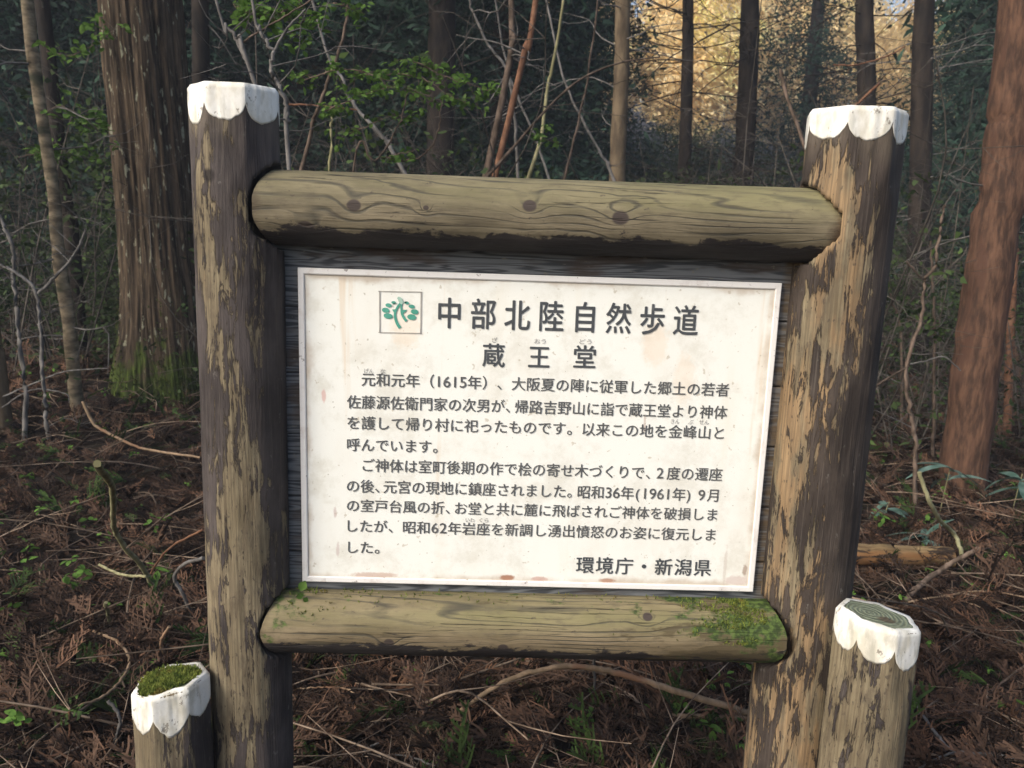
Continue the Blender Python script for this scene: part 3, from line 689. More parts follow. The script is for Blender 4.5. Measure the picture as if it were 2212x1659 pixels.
m_barkdark = mat_simple('dark_bark', (.010, .008, .007), (.035, .026, .02), 12, (1, 1, .3), objv=.3, bump=.5, bd=.02)
m_barktan = mat_simple('tan_bark', (.075, .055, .036), (.16, .12, .075), 16, (1, 1, .3), bump=.5, bd=.01)
m_barkpale = mat_simple('pale_mottled_bark', (.09, .07, .045), (.27, .215, .14), 11, (1, 1, 2.2), c3=(.05, .05, .03), bump=.4, bd=.006)
m_twig = mat_simple('twig_bark', (.05, .036, .026), (.15, .11, .085), 25, (1, 1, .5), objv=.35, bump=.2)
m_twiggrey = mat_simple('grey_twig_bark', (.075, .07, .065), (.175, .165, .155), 25, (1, 1, .5), objv=.25, bump=.2)
m_twigred = mat_simple('red_twig_bark', (.10, .048, .028), (.21, .11, .065), 25, (1, 1, .5), bump=.2)
m_twigtan = mat_simple('peeled_stick', (.17, .12, .075), (.36, .25, .16), 20, (1, 1, .5), c3=(.22, .12, .07), objv=.2, bump=.2)
m_twiggreen = mat_simple('green_twig_bark', (.15, .14, .07), (.30, .28, .16), 20, (1, 1, .5), bump=.2)

# big cedar
big = empty('cedar_tree', (-2.20, 3.98, 0)); tag(big, 'big cedar with furrowed brown bark and mossy flared foot, left of the board', 'tree')
nt, nz = 220, 260
TH, Z = np.meshgrid(np.linspace(-pi, pi, nt+1)+pi/2, np.concatenate([np.linspace(-.2, 1.5, 150), np.linspace(1.52, 9, 110)]))
R = .248+.10*np.exp(-Z/.38)*1.0+.03*np.exp(-((Z-.55)/.5)**2)-.004*Z
butt = .055*np.exp(-np.clip(Z, 0, None)/.45)*(np.sin(TH*5+.6)+.6*np.sin(TH*3+2))
rid = fbm(np.cos(TH)*6.5, np.sin(TH)*6.5, Z*.55+TH*0, 21, 4)
R = R+.03*fbm(np.cos(TH)*1.6, np.sin(TH)*1.6, Z*1.3, 71, 3)+butt+.26*np.exp(-np.clip(Z+.05, 0, None)/.42)*np.clip(-np.cos(TH), 0, 1)**2+.034*(-np.abs(rid)*1.6+.25)+.012*fbm(np.cos(TH)*18, np.sin(TH)*18, Z*2.5, 23, 3)
bx = -.045*Z
i = (np.arange(nz-1)[:, None]*(nt+1)+np.arange(nt)[None]).ravel()
obj('trunk', np.stack([bx+R*np.cos(TH), R*np.sin(TH), Z], -1).reshape(-1, 3), np.stack([i, i+1, i+nt+2, i+nt+1], -1), m_cedar, big, True, np.stack([Z, TH*.3], -1).reshape(-1, 2))
m_moss2 = mat_simple('dark_moss', (.025, .038, .010), (.085, .105, .025), 20, isl=.5, rough=.9, bump=0, c3=(.07, .06, .02))
mb = MB()
def pfb(r):
    a = r.uniform(-pi, 0); z = r.uniform(-.02, .75)**1.15 if r.random() < .8 else r.uniform(0, .3)
    z = max(.0, min(1.1, abs(r.normal(.1, .3+.15*sin(a*4))))); q = .248+.10*math.exp(-z/.38)+.03*math.exp(-((z-.55)/.5)**2)+.26*math.exp(-(z+.05)/.42)*max(0, -cos(a))**2+.055*math.exp(-z/.45)*(sin(a*5+.6)+.6*sin(a*3+2))+.004
    return (q*cos(a)-.045*z, q*sin(a), z)
moss(mb, 1700, pfb, .020, .006, 8); o = mb.build('trunk_moss', m_moss2, big); o['kind'] = 'stuff'

def stem_pts(px, Y, up=None):
    return [at(a, b, Y=Y if np.isscalar(Y) else Y[i]) for i, (a, b) in enumerate(px)]
def down_to_ground(P):
    """extend the last point along its direction to the ground"""
    P = [npt(p) for p in P]; d = P[-1]-P[-2]; d /= np.linalg.norm(d)
    if d[2] > -.75: d = npt((d[0]*.15, d[1]*.15, -1)); d /= np.linalg.norm(d)
    g = float(gh(P[-1][0], P[-1][1]))-.05
    t = (P[-1][2]-g)/-d[2]
    if t > .05: P.append(P[-1]+d*t)
    return P
def up_to(P, z):
    P = [npt(p) for p in P]; d = P[0]-P[1]; d /= np.linalg.norm(d); d = d+npt((0, 0, .8)); d /= np.linalg.norm(d)
    if P[0][2] < z: P.insert(0, P[0]+d*(z-P[0][2])/max(d[2], .3))
    return P
def side_twigs(mb, P, n, ln, r, rg, drop=0., up=.2, k=4, sub=2):
    for _ in range(n):
        i = rg.integers(1, len(P)-1); p = P[i]; t = P[min(i+1, len(P)-1)]-P[i-1]; t = t/(np.linalg.norm(t)+1e-9)
        d = rg.normal(0, 1, 3); d -= t*(d@t)*.8; d /= np.linalg.norm(d); d[2] += up-drop; L = ln*rg.uniform(.35, 1.1)
        q = [p, p+d*L*.35+rg.normal(0, .04, 3)*L, p+d*L*.7+rg.normal(0, .08, 3)*L+npt((0, 0, -drop*L*.2)), p+d*L+rg.normal(0, .14, 3)*L+npt((0, 0, -drop*L*.5))]
        Q = tube(mb, q, r, r*.3, k, 8, 0)
        for s in range(sub):
            j = rg.integers(2, 7); e = rg.normal(0, 1, 3)*.6+d; e /= np.linalg.norm(e)
            tube(mb, [Q[j], Q[j]+e*L*.18+rg.normal(0, .03, 3)*L, Q[j]+e*L*rg.uniform(.25, .5)], r*.5, r*.2, 3, 5, 0)
def tree_from(name, px, w, Y, mat, label, cat='tree', top=6., k=12, twigs=0, tw_len=.7, group=None, wob=.12, jit=0., drop=.2, taper=(.8, 1.1), part='trunk', twmat=None, ground=True, sd=1, trr=.006):
    P = stem_pts(px, Y)
    if ground: P = down_to_ground(P)
    if top: P = up_to(P, top)
    r = w/FPX*depth(stem_pts([px[len(px)//2]], Y if np.isscalar(Y) else Y[len(px)//2:])[0])/2
    base = P[-1].copy(); e = empty(name, tuple(base)); tag(e, label, cat, group)
    n = max(24, 6*len(P)); mb = MB(); L = tube(mb, [p-base for p in P], r*taper[0], r*taper[1], k, n, wob, jit, sd)
    mb.build(part, mat, e, True)
    if twigs:
        rg = np.random.default_rng(sd+100); mb = MB(); side_twigs(mb, L, twigs, tw_len, trr, rg, drop=drop); mb.build('branches', twmat or m_twiggrey, e)['kind'] = 'stuff'
    return e, L+base
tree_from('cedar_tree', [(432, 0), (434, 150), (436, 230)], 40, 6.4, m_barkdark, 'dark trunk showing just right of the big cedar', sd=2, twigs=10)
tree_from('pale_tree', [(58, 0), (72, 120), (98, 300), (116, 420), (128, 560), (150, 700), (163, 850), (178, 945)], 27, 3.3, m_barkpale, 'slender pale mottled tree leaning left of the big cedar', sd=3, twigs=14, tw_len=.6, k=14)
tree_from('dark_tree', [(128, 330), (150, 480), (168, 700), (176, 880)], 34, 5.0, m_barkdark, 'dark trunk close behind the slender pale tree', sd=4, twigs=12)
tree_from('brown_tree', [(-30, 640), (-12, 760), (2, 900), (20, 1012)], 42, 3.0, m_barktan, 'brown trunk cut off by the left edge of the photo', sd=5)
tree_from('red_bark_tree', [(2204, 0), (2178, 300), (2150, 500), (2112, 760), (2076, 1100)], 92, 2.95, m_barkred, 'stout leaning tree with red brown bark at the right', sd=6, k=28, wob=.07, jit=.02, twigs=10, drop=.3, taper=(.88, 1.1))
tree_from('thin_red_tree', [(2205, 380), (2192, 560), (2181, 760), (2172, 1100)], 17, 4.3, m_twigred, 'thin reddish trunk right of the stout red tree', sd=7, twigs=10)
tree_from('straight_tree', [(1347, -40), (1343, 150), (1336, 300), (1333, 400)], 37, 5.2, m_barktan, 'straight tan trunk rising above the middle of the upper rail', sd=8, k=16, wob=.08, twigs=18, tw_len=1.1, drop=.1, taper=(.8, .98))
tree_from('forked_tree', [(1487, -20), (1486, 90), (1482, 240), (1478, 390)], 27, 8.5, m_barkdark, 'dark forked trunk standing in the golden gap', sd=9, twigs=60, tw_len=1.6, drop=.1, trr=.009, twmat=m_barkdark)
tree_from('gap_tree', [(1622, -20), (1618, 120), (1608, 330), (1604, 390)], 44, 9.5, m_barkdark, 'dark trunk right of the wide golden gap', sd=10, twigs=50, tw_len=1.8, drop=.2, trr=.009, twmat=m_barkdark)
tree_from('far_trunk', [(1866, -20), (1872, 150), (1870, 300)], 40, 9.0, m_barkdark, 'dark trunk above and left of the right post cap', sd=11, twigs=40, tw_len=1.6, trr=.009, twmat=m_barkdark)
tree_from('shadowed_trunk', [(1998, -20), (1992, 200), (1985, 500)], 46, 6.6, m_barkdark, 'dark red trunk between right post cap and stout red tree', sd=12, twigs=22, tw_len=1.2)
tree_from('lean_sapling', [(1104, -20), (1108, 80), (1080, 238), (1049, 383)], 15, 3.6, m_twig, 'left stem of the brown twin saplings above the rail', sd=13, twigs=7, tw_len=.5)
tree_from('lean_sapling', [(1160, -20), (1136, 99), (1104, 238), (1068, 383)], 14, 3.5, m_twigred, 'right stem of the twin saplings, mottled and reddish', sd=14, twigs=7, tw_len=.5)
e, P = tree_from('arching_branch_shrub', [(1426, 123), (1342, 135), (1255, 171), (1183, 234), (1100, 329), (1052, 383)], 8, 3.2, m_twig, 'long thin branch arching up rightwards from the twin saplings', 'shrub', top=None, sd=15, part='stem', taper=(.35, 1.1), k=8)
for n_, (px, w, Y, mt_, lb) in enumerate([
    ([(1013, -10), (1021, 24), (1056, 99), (1094, 149), (1110, 240), (1118, 385)], 7, 4.2, m_twiggrey, 'grey crooked stem slanting in to the twin saplings'),
    ([(1199, 119), (1183, 190), (1168, 302), (1140, 387)], 9, 4.3, m_twiggreen, 'greenish slim stem right of the twin saplings'),
    ([(1275, 130), (1255, 238), (1219, 389)], 6, 4.6, m_twig, 'fine brown stem left of the straight tan trunk'),
    ([(1215, 160), (1263, 270), (1314, 357), (1330, 400)], 7, 4.7, m_twiggrey, 'pale stem slanting down to the straight tan trunk'),
    ([(1090, 120), (1120, 214), (1160, 305), (1185, 385)], 6, 4.9, m_twiggrey, 'pale thin stem slanting behind the twin saplings'),
    ([(717, 254), (713, 369)], 7, 2.4, m_twiggreen, 'short upright dead stub just above the left of the rail'),
    ([(753, -20), (747, 52), (715, 159), (680, 250), (650, 367)], 9, 2.6, m_twig, 'slim brown sapling leaning above the left end of the rail'),
    ([(700, 90), (739, 170), (755, 214), (803, 270), (842, 317), (872, 375)], 9, 3.1, m_twiggrey, 'grey sapling slanting down rightwards behind the green leaves'),
    ([(880, 200), (866, 258), (842, 305), (807, 349), (759, 373)], 5, 2.2, m_twig, 'reddish curved twig rising from the rail'),
    ([(955, 220), (949, 262), (941, 302), (918, 333), (878, 347), (850, 343), (826, 338)], 4, 2.2, m_twig, 'thin looped reddish twig hanging beside the curved twig'),
    ([(540, -20), (562, 60), (575, 89), (592, 112), (585, 149), (595, 172), (615, 212), (621, 264), (625, 350)], 10, 1.2, m_twiggrey, 'grey crooked sapling rising right behind the left post'),
    ([(470, 10), (489, 53), (516, 93), (535, 139), (548, 185)], 9, 1.5, m_twiggrey, 'grey sapling leaning left above the left post cap'),
    ([(0, 463), (10, 494), (26, 533), (30, 609), (41, 725), (55, 857), (55, 998)], 11, 2.9, m_twiggrey, 'leftmost slim grey sapling, nearly upright'),
    ([(0, 575), (26, 583), (73, 626), (86, 705), (93, 808), (99, 890), (107, 968)], 9, 2.9, m_twiggrey, 'slim grey sapling bent left at its top, next to the leftmost one'),
    ([(185, 494), (165, 543), (129, 590), (83, 633)], 7, 2.88, m_twiggrey, 'grey twig forking up rightwards in front of the pale tree'),
    ([(2040, 440), (2031, 494), (2019, 573), (1997, 609), (1991, 684), (1959, 795), (1967, 891), (1977, 950), (1977, 1035)], 10, 2.6, m_twig, 'crooked brown sapling between right post and stout red tree'),
    ([(2010, 520), (2015, 613), (2019, 771), (2015, 985)], 8, 3.6, m_twig, 'straight thin stem behind the crooked brown sapling'),
    ([(1915, 560), (1925, 640), (1945, 720), (1950, 980)], 7, 4.2, m_twig, 'dim upright stem just right of the right post'),
]):
    up = None if n_ in (5, 8, 9, 14) else (3.2 if n_ < 12 else None)
    gr = n_ not in (9, 14)
    tree_from('sapling', px, w, Y, mt_, lb, 'sapling', top=up, sd=30+n_, part='stem', k=7, twigs=(0 if n_ in (5, 8, 9) else 6), tw_len=.35, trr=.0025, drop=0., jit=.012, ground=gr, taper=(.6, 1.1))

# twiggy branches of saplings seen one by one
def twig(px, w, Y, mat, label, w1=None, Z=None, name='twig', cat='twig', jit=.004, sd=0, k=6, offz=None):
    if Z is None: P = stem_pts(px, Y)
    else:
        P = [at(a, b, Z=0.) for a, b in px]
        P = [at(a, b, Z=float(gh(p[0], p[1]))+(Z if offz is None else offz[i])) for i, ((a, b), p) in enumerate(zip(px, P))]
    r = w/FPX*depth(P[len(P)//2])/2; mb = MB(); c = npt(P[-1])
    tube(mb, [npt(p)-c for p in P], r, (w1 or w*.7)/w*r, k, 8*len(P), .15, jit, sd)
    V_ = mb.V[0]; nr_ = len(V_)//k
    for e_ in (0, nr_-1):
        rg_ = V_[e_*k:(e_+1)*k]; mb.add(np.vstack([rg_, rg_.mean(0)]), [[q, (q+1) % k, k] for q in range(k)])
    o = mb.build(name, mat, None, True); o.location = c; return tag(o, label, cat)
twig([(592, 112), (618, 66), (631, 50), (660, 20)], 7, 1.2, m_twiggrey, 'grey fork twig above the left post cap, right side', 4)
twig([(522, 93), (569, 63), (631, 26), (680, -5)], 5, 1.5, m_twig, 'thin dark twig sloping above the left post cap', 3)
twig([(624, 226), (687, 228), (771, 238)], 5, 2.6, m_twigred, 'level reddish twig right of the left post cap', 3)
twig([(1959, 565), (1997, 609)], 6, 2.6, m_twig, 'short fork on the crooked sapling', 3)
twig([(1880, 843), (1928, 811), (1963, 791)], 6, 2.6, m_twig, 'side twig reaching from the crooked sapling to the right post', 3)
twig([(1966, 787), (2000, 780), (2039, 771), (2075, 800)], 4, 2.6, m_twiggrey, 'side twig reaching from the crooked sapling to the red tree', 3)
twig([(7, 857), (83, 824), (139, 803), (231, 795)], 4, 2.9, m_twiggrey, 'pale level twig across the two left saplings', 2)
twig([(5, 880), (70, 842), (140, 850), (150, 870)], 3.5, 2.9, m_twiggrey, 'pale twig just under the level one', 2)
twig([(1575, 55), (1500, 95), (1440, 130), (1380, 190)], 4, 4.5, m_barkdark, 'thin dark branch crossing the golden gap', 2)
twig([(1900, 180), (1840, 235), (1800, 262)], 7, 3.5, m_twigred, 'reddish bare branch slanting above the right post', 4)
twig([(1800, 140), (1850, 140), (1920, 120), (1955, 100)], 4, 3.6, m_twigred, 'thin reddish branch left of the golden patch on the right', 3)
twig([(1686, 150), (1700, 210), (1722, 270), (1745, 340)], 8, 3.4, m_twig, 'grey stem dropping behind the right post', 8)

# ---- things lying on the ground
GS = [([(179, 867), (202, 914), (231, 934), (291, 963), (341, 975), (432, 988)], 7, None, 2.75, m_twigtan, 'pale fallen branch at the foot of the big cedar', 5),
 ([(211, 1004), (243, 1060), (247, 1137), (267, 1178), (308, 1226), (340, 1289)], 10, [.75, .62, .42, .32, .2, .02], None, m_twiggreen, 'crooked yellow green stem standing out of the litter at left', 12),
 ([(215, 1220), (263, 1241), (316, 1245)], 6, [.1, .15, .2], None, m_twiggreen, 'short side stick left of the crooked green stem', 6),
 ([(356, 1113), (275, 1184)], 4, [.5, .32], None, m_twig, 'thin twig rising right off the crooked green stem', 4),
 ([(437, 1145), (364, 1186), (324, 1239)], 5, [.4, .3, .18], None, m_twigred, 'reddish twig reaching to the left post', 5),
 ([(440, 1206), (400, 1218), (377, 1247), (397, 1287), (417, 1340)], 8, [.3, .26, .2, .12, .01], None, m_twiggrey, 'grey hooked stem beside the left post', 8),
 ([(202, 1364), (251, 1384), (279, 1421), (267, 1461), (227, 1502), (170, 1526)], 7, [.12]*6, None, m_twigtan, 'stick bent into a half loop left of the mossy bollard', 6),
 ([(235, 1514), (259, 1554), (243, 1618)], 8, [.16, .1, .02], None, m_twiggrey, 'short grey stem at bottom left beside the mossy bollard', 6),
 ([(227, 1303), (243, 1364)], 8, [.16, .01], None, m_twiggreen, 'stubby green stem in the litter at left', 8),
 ([(366, 1354), (348, 1388), (364, 1430)], 7, [.2, .12, .01], None, m_twigtan, 'small pale stub just above the mossy bollard', 7),
 ([(150, 1538), (152, 1627)], 6, [.12, .01], None, m_twigred, 'small upright reddish stub at the bottom left', 5),
 ([(945, 1580), (980, 1550), (1035, 1505), (1119, 1461), (1208, 1441), (1283, 1443), (1367, 1463), (1466, 1495), (1625, 1541)], 9, [.05, .11, .17, .22, .25, .25, .23, .19, .11], None, m_twigtan, 'long fallen branch arching below the lower rail', 15),
 ([(1372, 1545), (1466, 1547), (1640, 1553)], 10, [.06]*3, None, m_twigtan, 'straight peeled stick lying under the arching branch', 11),
 ([(940, 1570), (965, 1614), (995, 1659)], 7, [.05]*3, None, m_twiggreen, 'greenish stick below the left foot of the arching branch', 8),
 ([(643, 1488), (700, 1485), (747, 1488), (785, 1512)], 3.5, [.07]*4, None, m_twigtan, 'thin pale stick lying right of the left post', 4),
 ([(767, 1665), (792, 1619), (818, 1604)], 7, [.05]*3, None, m_twiggrey, 'grey stick at the bottom edge right of the left post', 4),
 ([(815, 1632), (880, 1633), (940, 1655)], 4.5, [.06]*3, None, m_twiggrey, 'thin grey stick lying level at the bottom edge', 4),
 ([(1283, 1420), (1284, 1490)], 6, [.24, .1], None, m_twiggrey, 'short upright stem behind the arching branch', 5),
 ([(1318, 1588), (1275, 1650)], 5, [.05]*2, None, m_twiggrey, 'grey stick slanting at the bottom middle', 5),
 ([(1955, 1300), (1980, 1270), (2031, 1232), (2075, 1205), (2116, 1183)], 13, [.06, .1, .16, .22, .28], None, m_twig, 'dark thick branch propped up right of the fallen log', 9),
 ([(1985, 1020), (2007, 1081), (2031, 1124), (2062, 1155), (2079, 1199)], 9, [.55, .42, .33, .26, .18], None, m_twiggreen, 'pale crooked stem dropping to the dark branch', 9),
 ([(1963, 1300), (2041, 1287), (2099, 1278), (2160, 1280), (2225, 1292)], 4, [.1]*5, None, m_twigtan, 'thin pale stick reaching to the right edge', 3.5),
 ([(2041, 1286), (2080, 1298), (2118, 1311)], 3.5, [.1]*3, None, m_twigtan, 'short pale fork of the thin stick at the right', 2.5),
 ([(1960, 1468), (1980, 1520), (2024, 1588), (2062, 1622), (2140, 1630), (2225, 1640)], 8, [.1]*6, None, m_twiggrey, 'grey bent branch lying at the bottom right', 6),
 ([(2062, 1624), (2020, 1640), (1975, 1665)], 5, [.08]*3, None, m_twiggrey, 'side fork of the grey bent branch at the corner', 4),
 ([(2225, 1430), (2150, 1486), (2133, 1525)], 5, [.14, .08, .04], None, m_twig, 'brown stick at the right edge above the grey branch', 4)]
for q, (px, w, oz, Y, mt_, lb, w1) in enumerate(GS):
    if Y: twig(px, w, Y, mt_, lb, w1, name='fallen_branch', cat='branch', sd=q)
    else: twig(px, w, None, mt_, lb, w1, Z=.05, offz=oz, name='fallen_branch', cat='branch', sd=q, k=8)
# fallen log
m_log = mat_simple('rotting_log', (.09, .055, .028), (.28, .20, .10), 9, (.25, 2.4, 2.4), c3=(.17, .085, .035), spots=((.035, .024, .016), 1.7, .54), bump=.8, bd=.01)
a = at(1800, 1198, Z=.09); b = at(2054, 1206, Z=.09); mb = MB(); Pl = spline([a, (a+b)/2+npt((0, 0, .003)), b], 30)
V, F = tubeVF(Pl-a, np.full(30, .048), 18, .12, 3, cap=False); mb.add(V, F)
lg = mb.build('fallen_log', m_log, None, True); lg.location = a
tag(lg, 'short orange tan log lying on the litter right of the right post', 'log')
for e_ in (0, 29):
    ring = V[e_*18:(e_+1)*18]; obj('log_end', ring.tolist()+[ring.mean(0).tolist()], [(q, (q+1) % 18, 18) for q in range(18)], m_twigtan, lg)

# ================================================================== scattered litter (geometry nodes)
def proto_coll(name, meshes):
    c = bpy.data.collections.new(name)
    for q, me in enumerate(meshes):
        o = bpy.data.objects.new('%s_%03d' % (name, q), me); c.objects.link(o)
    return c
def scatter(name, P, rot, scl, coll, label=None):
    me = bpy.data.meshes.new(name); n = len(P); me.vertices.add(n); me.vertices.foreach_set('co', np.asarray(P, np.float32).ravel())
    a = me.attributes.new('rot', 'FLOAT_VECTOR', 'POINT'); a.data.foreach_set('vector', np.asarray(rot, np.float32).ravel())
    a = me.attributes.new('scl', 'FLOAT', 'POINT'); a.data.foreach_set('value', np.asarray(scl, np.float32))
    a = me.attributes.new('idx', 'INT', 'POINT'); a.data.foreach_set('value', RNG.integers(0, len(coll.objects), n).astype(np.int32))
    o = link(name, me); g = bpy.data.node_groups.new(name+'_nodes', 'GeometryNodeTree')
    g.interface.new_socket('Geometry', in_out='INPUT', socket_type='NodeSocketGeometry'); g.interface.new_socket('Geometry', in_out='OUTPUT', socket_type='NodeSocketGeometry')
    N = g.nodes; L = g.links; gi = N.new('NodeGroupInput'); go = N.new('NodeGroupOutput')
    ci = N.new('GeometryNodeCollectionInfo'); ci.inputs[0].default_value = coll; ci.inputs[1].default_value = True; ci.inputs[2].default_value = True
    ip = N.new('GeometryNodeInstanceOnPoints'); L.new(gi.outputs[0], ip.inputs['Points']); L.new(ci.outputs[0], ip.inputs['Instance'])
    ip.inputs['Pick Instance'].default_value = True
    def na(nm, ty):
        x = N.new('GeometryNodeInputNamedAttribute'); x.data_type = ty; x.inputs['Name'].default_value = nm
        return [s for s in x.outputs if s.enabled and s.name == 'Attribute'][0]
    L.new(na('idx', 'INT'), ip.inputs['Instance Index']); L.new(na('scl', 'FLOAT'), ip.inputs['Scale'])
    e2r = N.new('FunctionNodeEulerToRotation'); L.new(na('rot', 'FLOAT_VECTOR'), e2r.inputs[0]); L.new(e2r.outputs[0], ip.inputs['Rotation'])
    L.new(ip.outputs[0], go.inputs[0]); md = o.modifiers.new('scatter', 'NODES'); md.node_group = g
    return tag(o, label, None, None, 'stuff')
m_litter = NT('dead_cedar_litter', .85, .15)
_r = m_litter.rnd(); _c = m_litter.mix(m_litter.ramp(_r, .0, .6), (.022, .0145, .011), (.074, .046, .032))
_c = m_litter.mix(m_litter.ramp(_r, .7, 1., 0, .8), _c, (.17, .095, .060)); _c = m_litter.mix(1., _c, m_litter.mix(m_litter.rnd('isl'), (.5, .5, .5), (1.35, 1.3, 1.25)), 'MULTIPLY')
m_litter.color(_c); m_litter = m_litter.m
m_sprig = mat_simple('green_sprig', (.018, .035, .010), (.05, .085, .02), 20, isl=.4, objv=.4, bump=0, trans=.2)
m_seed = mat_simple('seedling_leaf', (.06, .13, .022), (.14, .25, .05), 20, isl=.3, objv=.35, bump=0, trans=.35)
m_stick = mat_simple('litter_stick', (.06, .042, .03), (.22, .165, .12), 14, objv=.5, isl=.3, bump=0)
def frond(rg, L=.16, mat=None, w=.0022, flat=False, side=16):
    """a dead cedar spray: a curved axis with many short curved needle-like side shoots"""
    mb = MB(); n = 12; t = np.linspace(0, 1, n); cv = rg.uniform(-.5, .5); cz = rg.uniform(-.05, .35)
    ax = np.stack([L*t, L*cv*t**2, L*cz*np.sin(t*pi)*.6], -1)
    def strip(P, w0, w1):
        P = np.asarray(P); k = len(P); T = np.gradient(P, axis=0); T /= np.linalg.norm(T, axis=1)[:, None]+1e-9
        s = np.cross(T, npt((0, .3, 1))); s /= np.linalg.norm(s, axis=1)[:, None]+1e-9; ww = np.linspace(w0, w1, k)[:, None]
        mb.add(np.stack([P-s*ww, P+s*ww+npt((0, 0, 1))*ww*.7], 1).reshape(-1, 3), [[2*i, 2*i+1, 2*i+3, 2*i+2] for i in range(k-1)])
    strip(ax, w*1.2, w*.5)
    for q in range(side):
        u = (q+1)/(side+1); i = u*(n-1); p = ax[int(i)]; sgn = 1 if q % 2 else -1
        l = L*.42*(1-u*.75)*rg.uniform(.6, 1.2); d = npt((.75, sgn*rg.uniform(.5, .9), rg.uniform(-.2, .5))); d /= np.linalg.norm(d)
        s = npt((0, 0, 1))*l*rg.uniform(-.1, .25)
        Q = [p, p+d*l*.5+s*.6, p+d*l+s+npt((l*.25, 0, 0))]; strip(Q, w*1.1, w*.45)
        if l > L*.18:
            for h in (.45, .75): b = Q[0]*(1-h)+Q[2]*h; strip([b, b+npt((.8, -sgn*.35, .2))*l*.3], w*.9, w*.4)
    return mb.mesh('frond', mat)
rg = np.random.default_rng(5)
fr = [frond(rg, rg.uniform(.09, .16), m_litter, w=rg.uniform(.0016, .003)) for _ in range(8)]
fg = [frond(rg, rg.uniform(.10, .15), m_sprig, w=.0028) for _ in range(4)]
def field(n, x0, x1, y0, y1, power=1., seed=0):
    r = np.random.default_rng(seed); u = r.uniform(0, 1, n)**power; y = y0+(y1-y0)*u; x = r.uniform(-1, 1, n)*(1.6+(y+1.6)*.78)+.0
    return x, y, r
x, y, r = field(42000, 0, 0, -.9, 9.5, 1.55, 1)
keep = ((x+2.37)**2+(y-3.98)**2 > .16)
x, y = x[keep], y[keep]; n = len(x); hf = r.uniform(0, 1, n)**2*.10
clump = np.clip(fbm(x*2.2, y*2.2, 0, 31, 3)*2.6, 0, 1.6)
P = np.stack([x, y, gh(x, y)+.004+hf*(.35+clump)], -1)
rot = np.stack([r.normal(0, .45, n), r.normal(-.15, .35, n), r.uniform(-pi, pi, n)], -1)
scatter('cedar_litter', P, rot, r.uniform(.6, 1.5, n)*(1+np.clip(y-3, 0, 6)*.1), proto_coll('litter_frond', fr), 'red brown layer of dead cedar sprays covering the forest floor')
x, y, r = field(2600, 0, 0, -.6, 9.5, 1.4, 2); k = fbm(x*.9, y*.9, 0, 41, 3) > -.02; x, y = x[k], y[k]; n = len(x)
scatter('green_sprigs', np.stack([x, y, gh(x, y)+r.uniform(.02, .09, n)], -1), np.stack([r.normal(0, .4, n), r.normal(-.3, .4, n), r.uniform(-pi, pi, n)], -1), r.uniform(.6, 1.5, n), proto_coll('sprig_proto', fg), 'dark green sprigs and ferns scattered through the litter')
# seedlings: few small bright leaves
def leafmesh(L, W_, curl=.2, k=4):
    t = np.linspace(0, 1, k+1); w = W_*np.sin(np.pi*np.clip(t, .04, .98))**.8
    z = -curl*L*t**2
    V = np.concatenate([np.stack([L*t, -w, z+W_*.25], -1), np.stack([L*t, 0*t, z], -1), np.stack([L*t, w, z+W_*.25], -1)])
    n = k+1; F = [[i, i+1, n+i+1, n+i] for i in range(k)]+[[n+i, n+i+1, 2*n+i+1, 2*n+i] for i in range(k)]
    return V, np.array(F)
def leafcluster(rg, n, L, W_, mat, h=.03, stem=True):
    mb = MB()
    for q in range(n):
        V, F = leafmesh(L*rg.uniform(.6, 1.2), W_*rg.uniform(.7, 1.2), rg.uniform(0, .5))
        M = np.array(Euler((rg.normal(0, .4), rg.normal(-.3, .4), rg.uniform(-pi, pi))).to_matrix()); o = npt((rg.normal(0, L*.5), rg.normal(0, L*.5), rg.uniform(.4, 1)*h))
        mb.add(V@M.T+o, F)
    return mb.mesh('leaf_cluster', mat)
sg = [leafcluster(rg, rg.integers(3, 8), .022, .008, m_seed, .04) for _ in range(5)]
x, y, r = field(1100, 0, 0, -.5, 8, 1.3, 3); k = fbm(x*1.3+9, y*1.3, 0, 51, 3) > -.05; x, y = x[k], y[k]; n = len(x)
scatter('seedlings', np.stack([x, y, gh(x, y)+r.uniform(.03, .10, n)], -1), np.stack([r.normal(0, .2, n), r.normal(0, .2, n), r.uniform(-pi, pi, n)], -1), r.uniform(.6, 1.5, n), proto_coll('seedling_proto', sg), 'tiny bright green seedlings dotted over the litter')
def stickmesh(rg, L, r0):
    mb = MB(); P = tube(mb, [(0, 0, 0), (L*.4, rg.normal(0, .06)*L, rg.normal(0, .05)*L), (L, rg.normal(0, .12)*L, rg.normal(0, .1)*L)], r0, r0*.4, 5, 8, 0)
    for _ in range(rg.integers(0, 4)):
        p = P[rg.integers(2, 7)]; d = npt((.6, rg.choice([-1, 1])*.6, rg.normal(0, .3))); tube(mb, [p, p+d*L*.15, p+d*L*.32+npt((0, 0, L*.02))], r0*.5, r0*.2, 4, 5, 0)
    return mb.mesh('stick', m_stick)
st = [stickmesh(rg, rg.uniform(.15, .8), rg.uniform(.0015, .0042)) for _ in range(12)]
x, y, r = field(3600, 0, 0, -.6, 9, 1.4, 4); n = len(x)
scatter('litter_sticks', np.stack([x, y, gh(x, y)+r.uniform(.03, .10, n)], -1), np.stack([r.normal(0, .15, n), r.normal(0, .18, n), r.uniform(-pi, pi, n)], -1), r.uniform(.6, 1.3, n), proto_coll('stick_proto', st), 'thin dead twigs strewn over the litter')

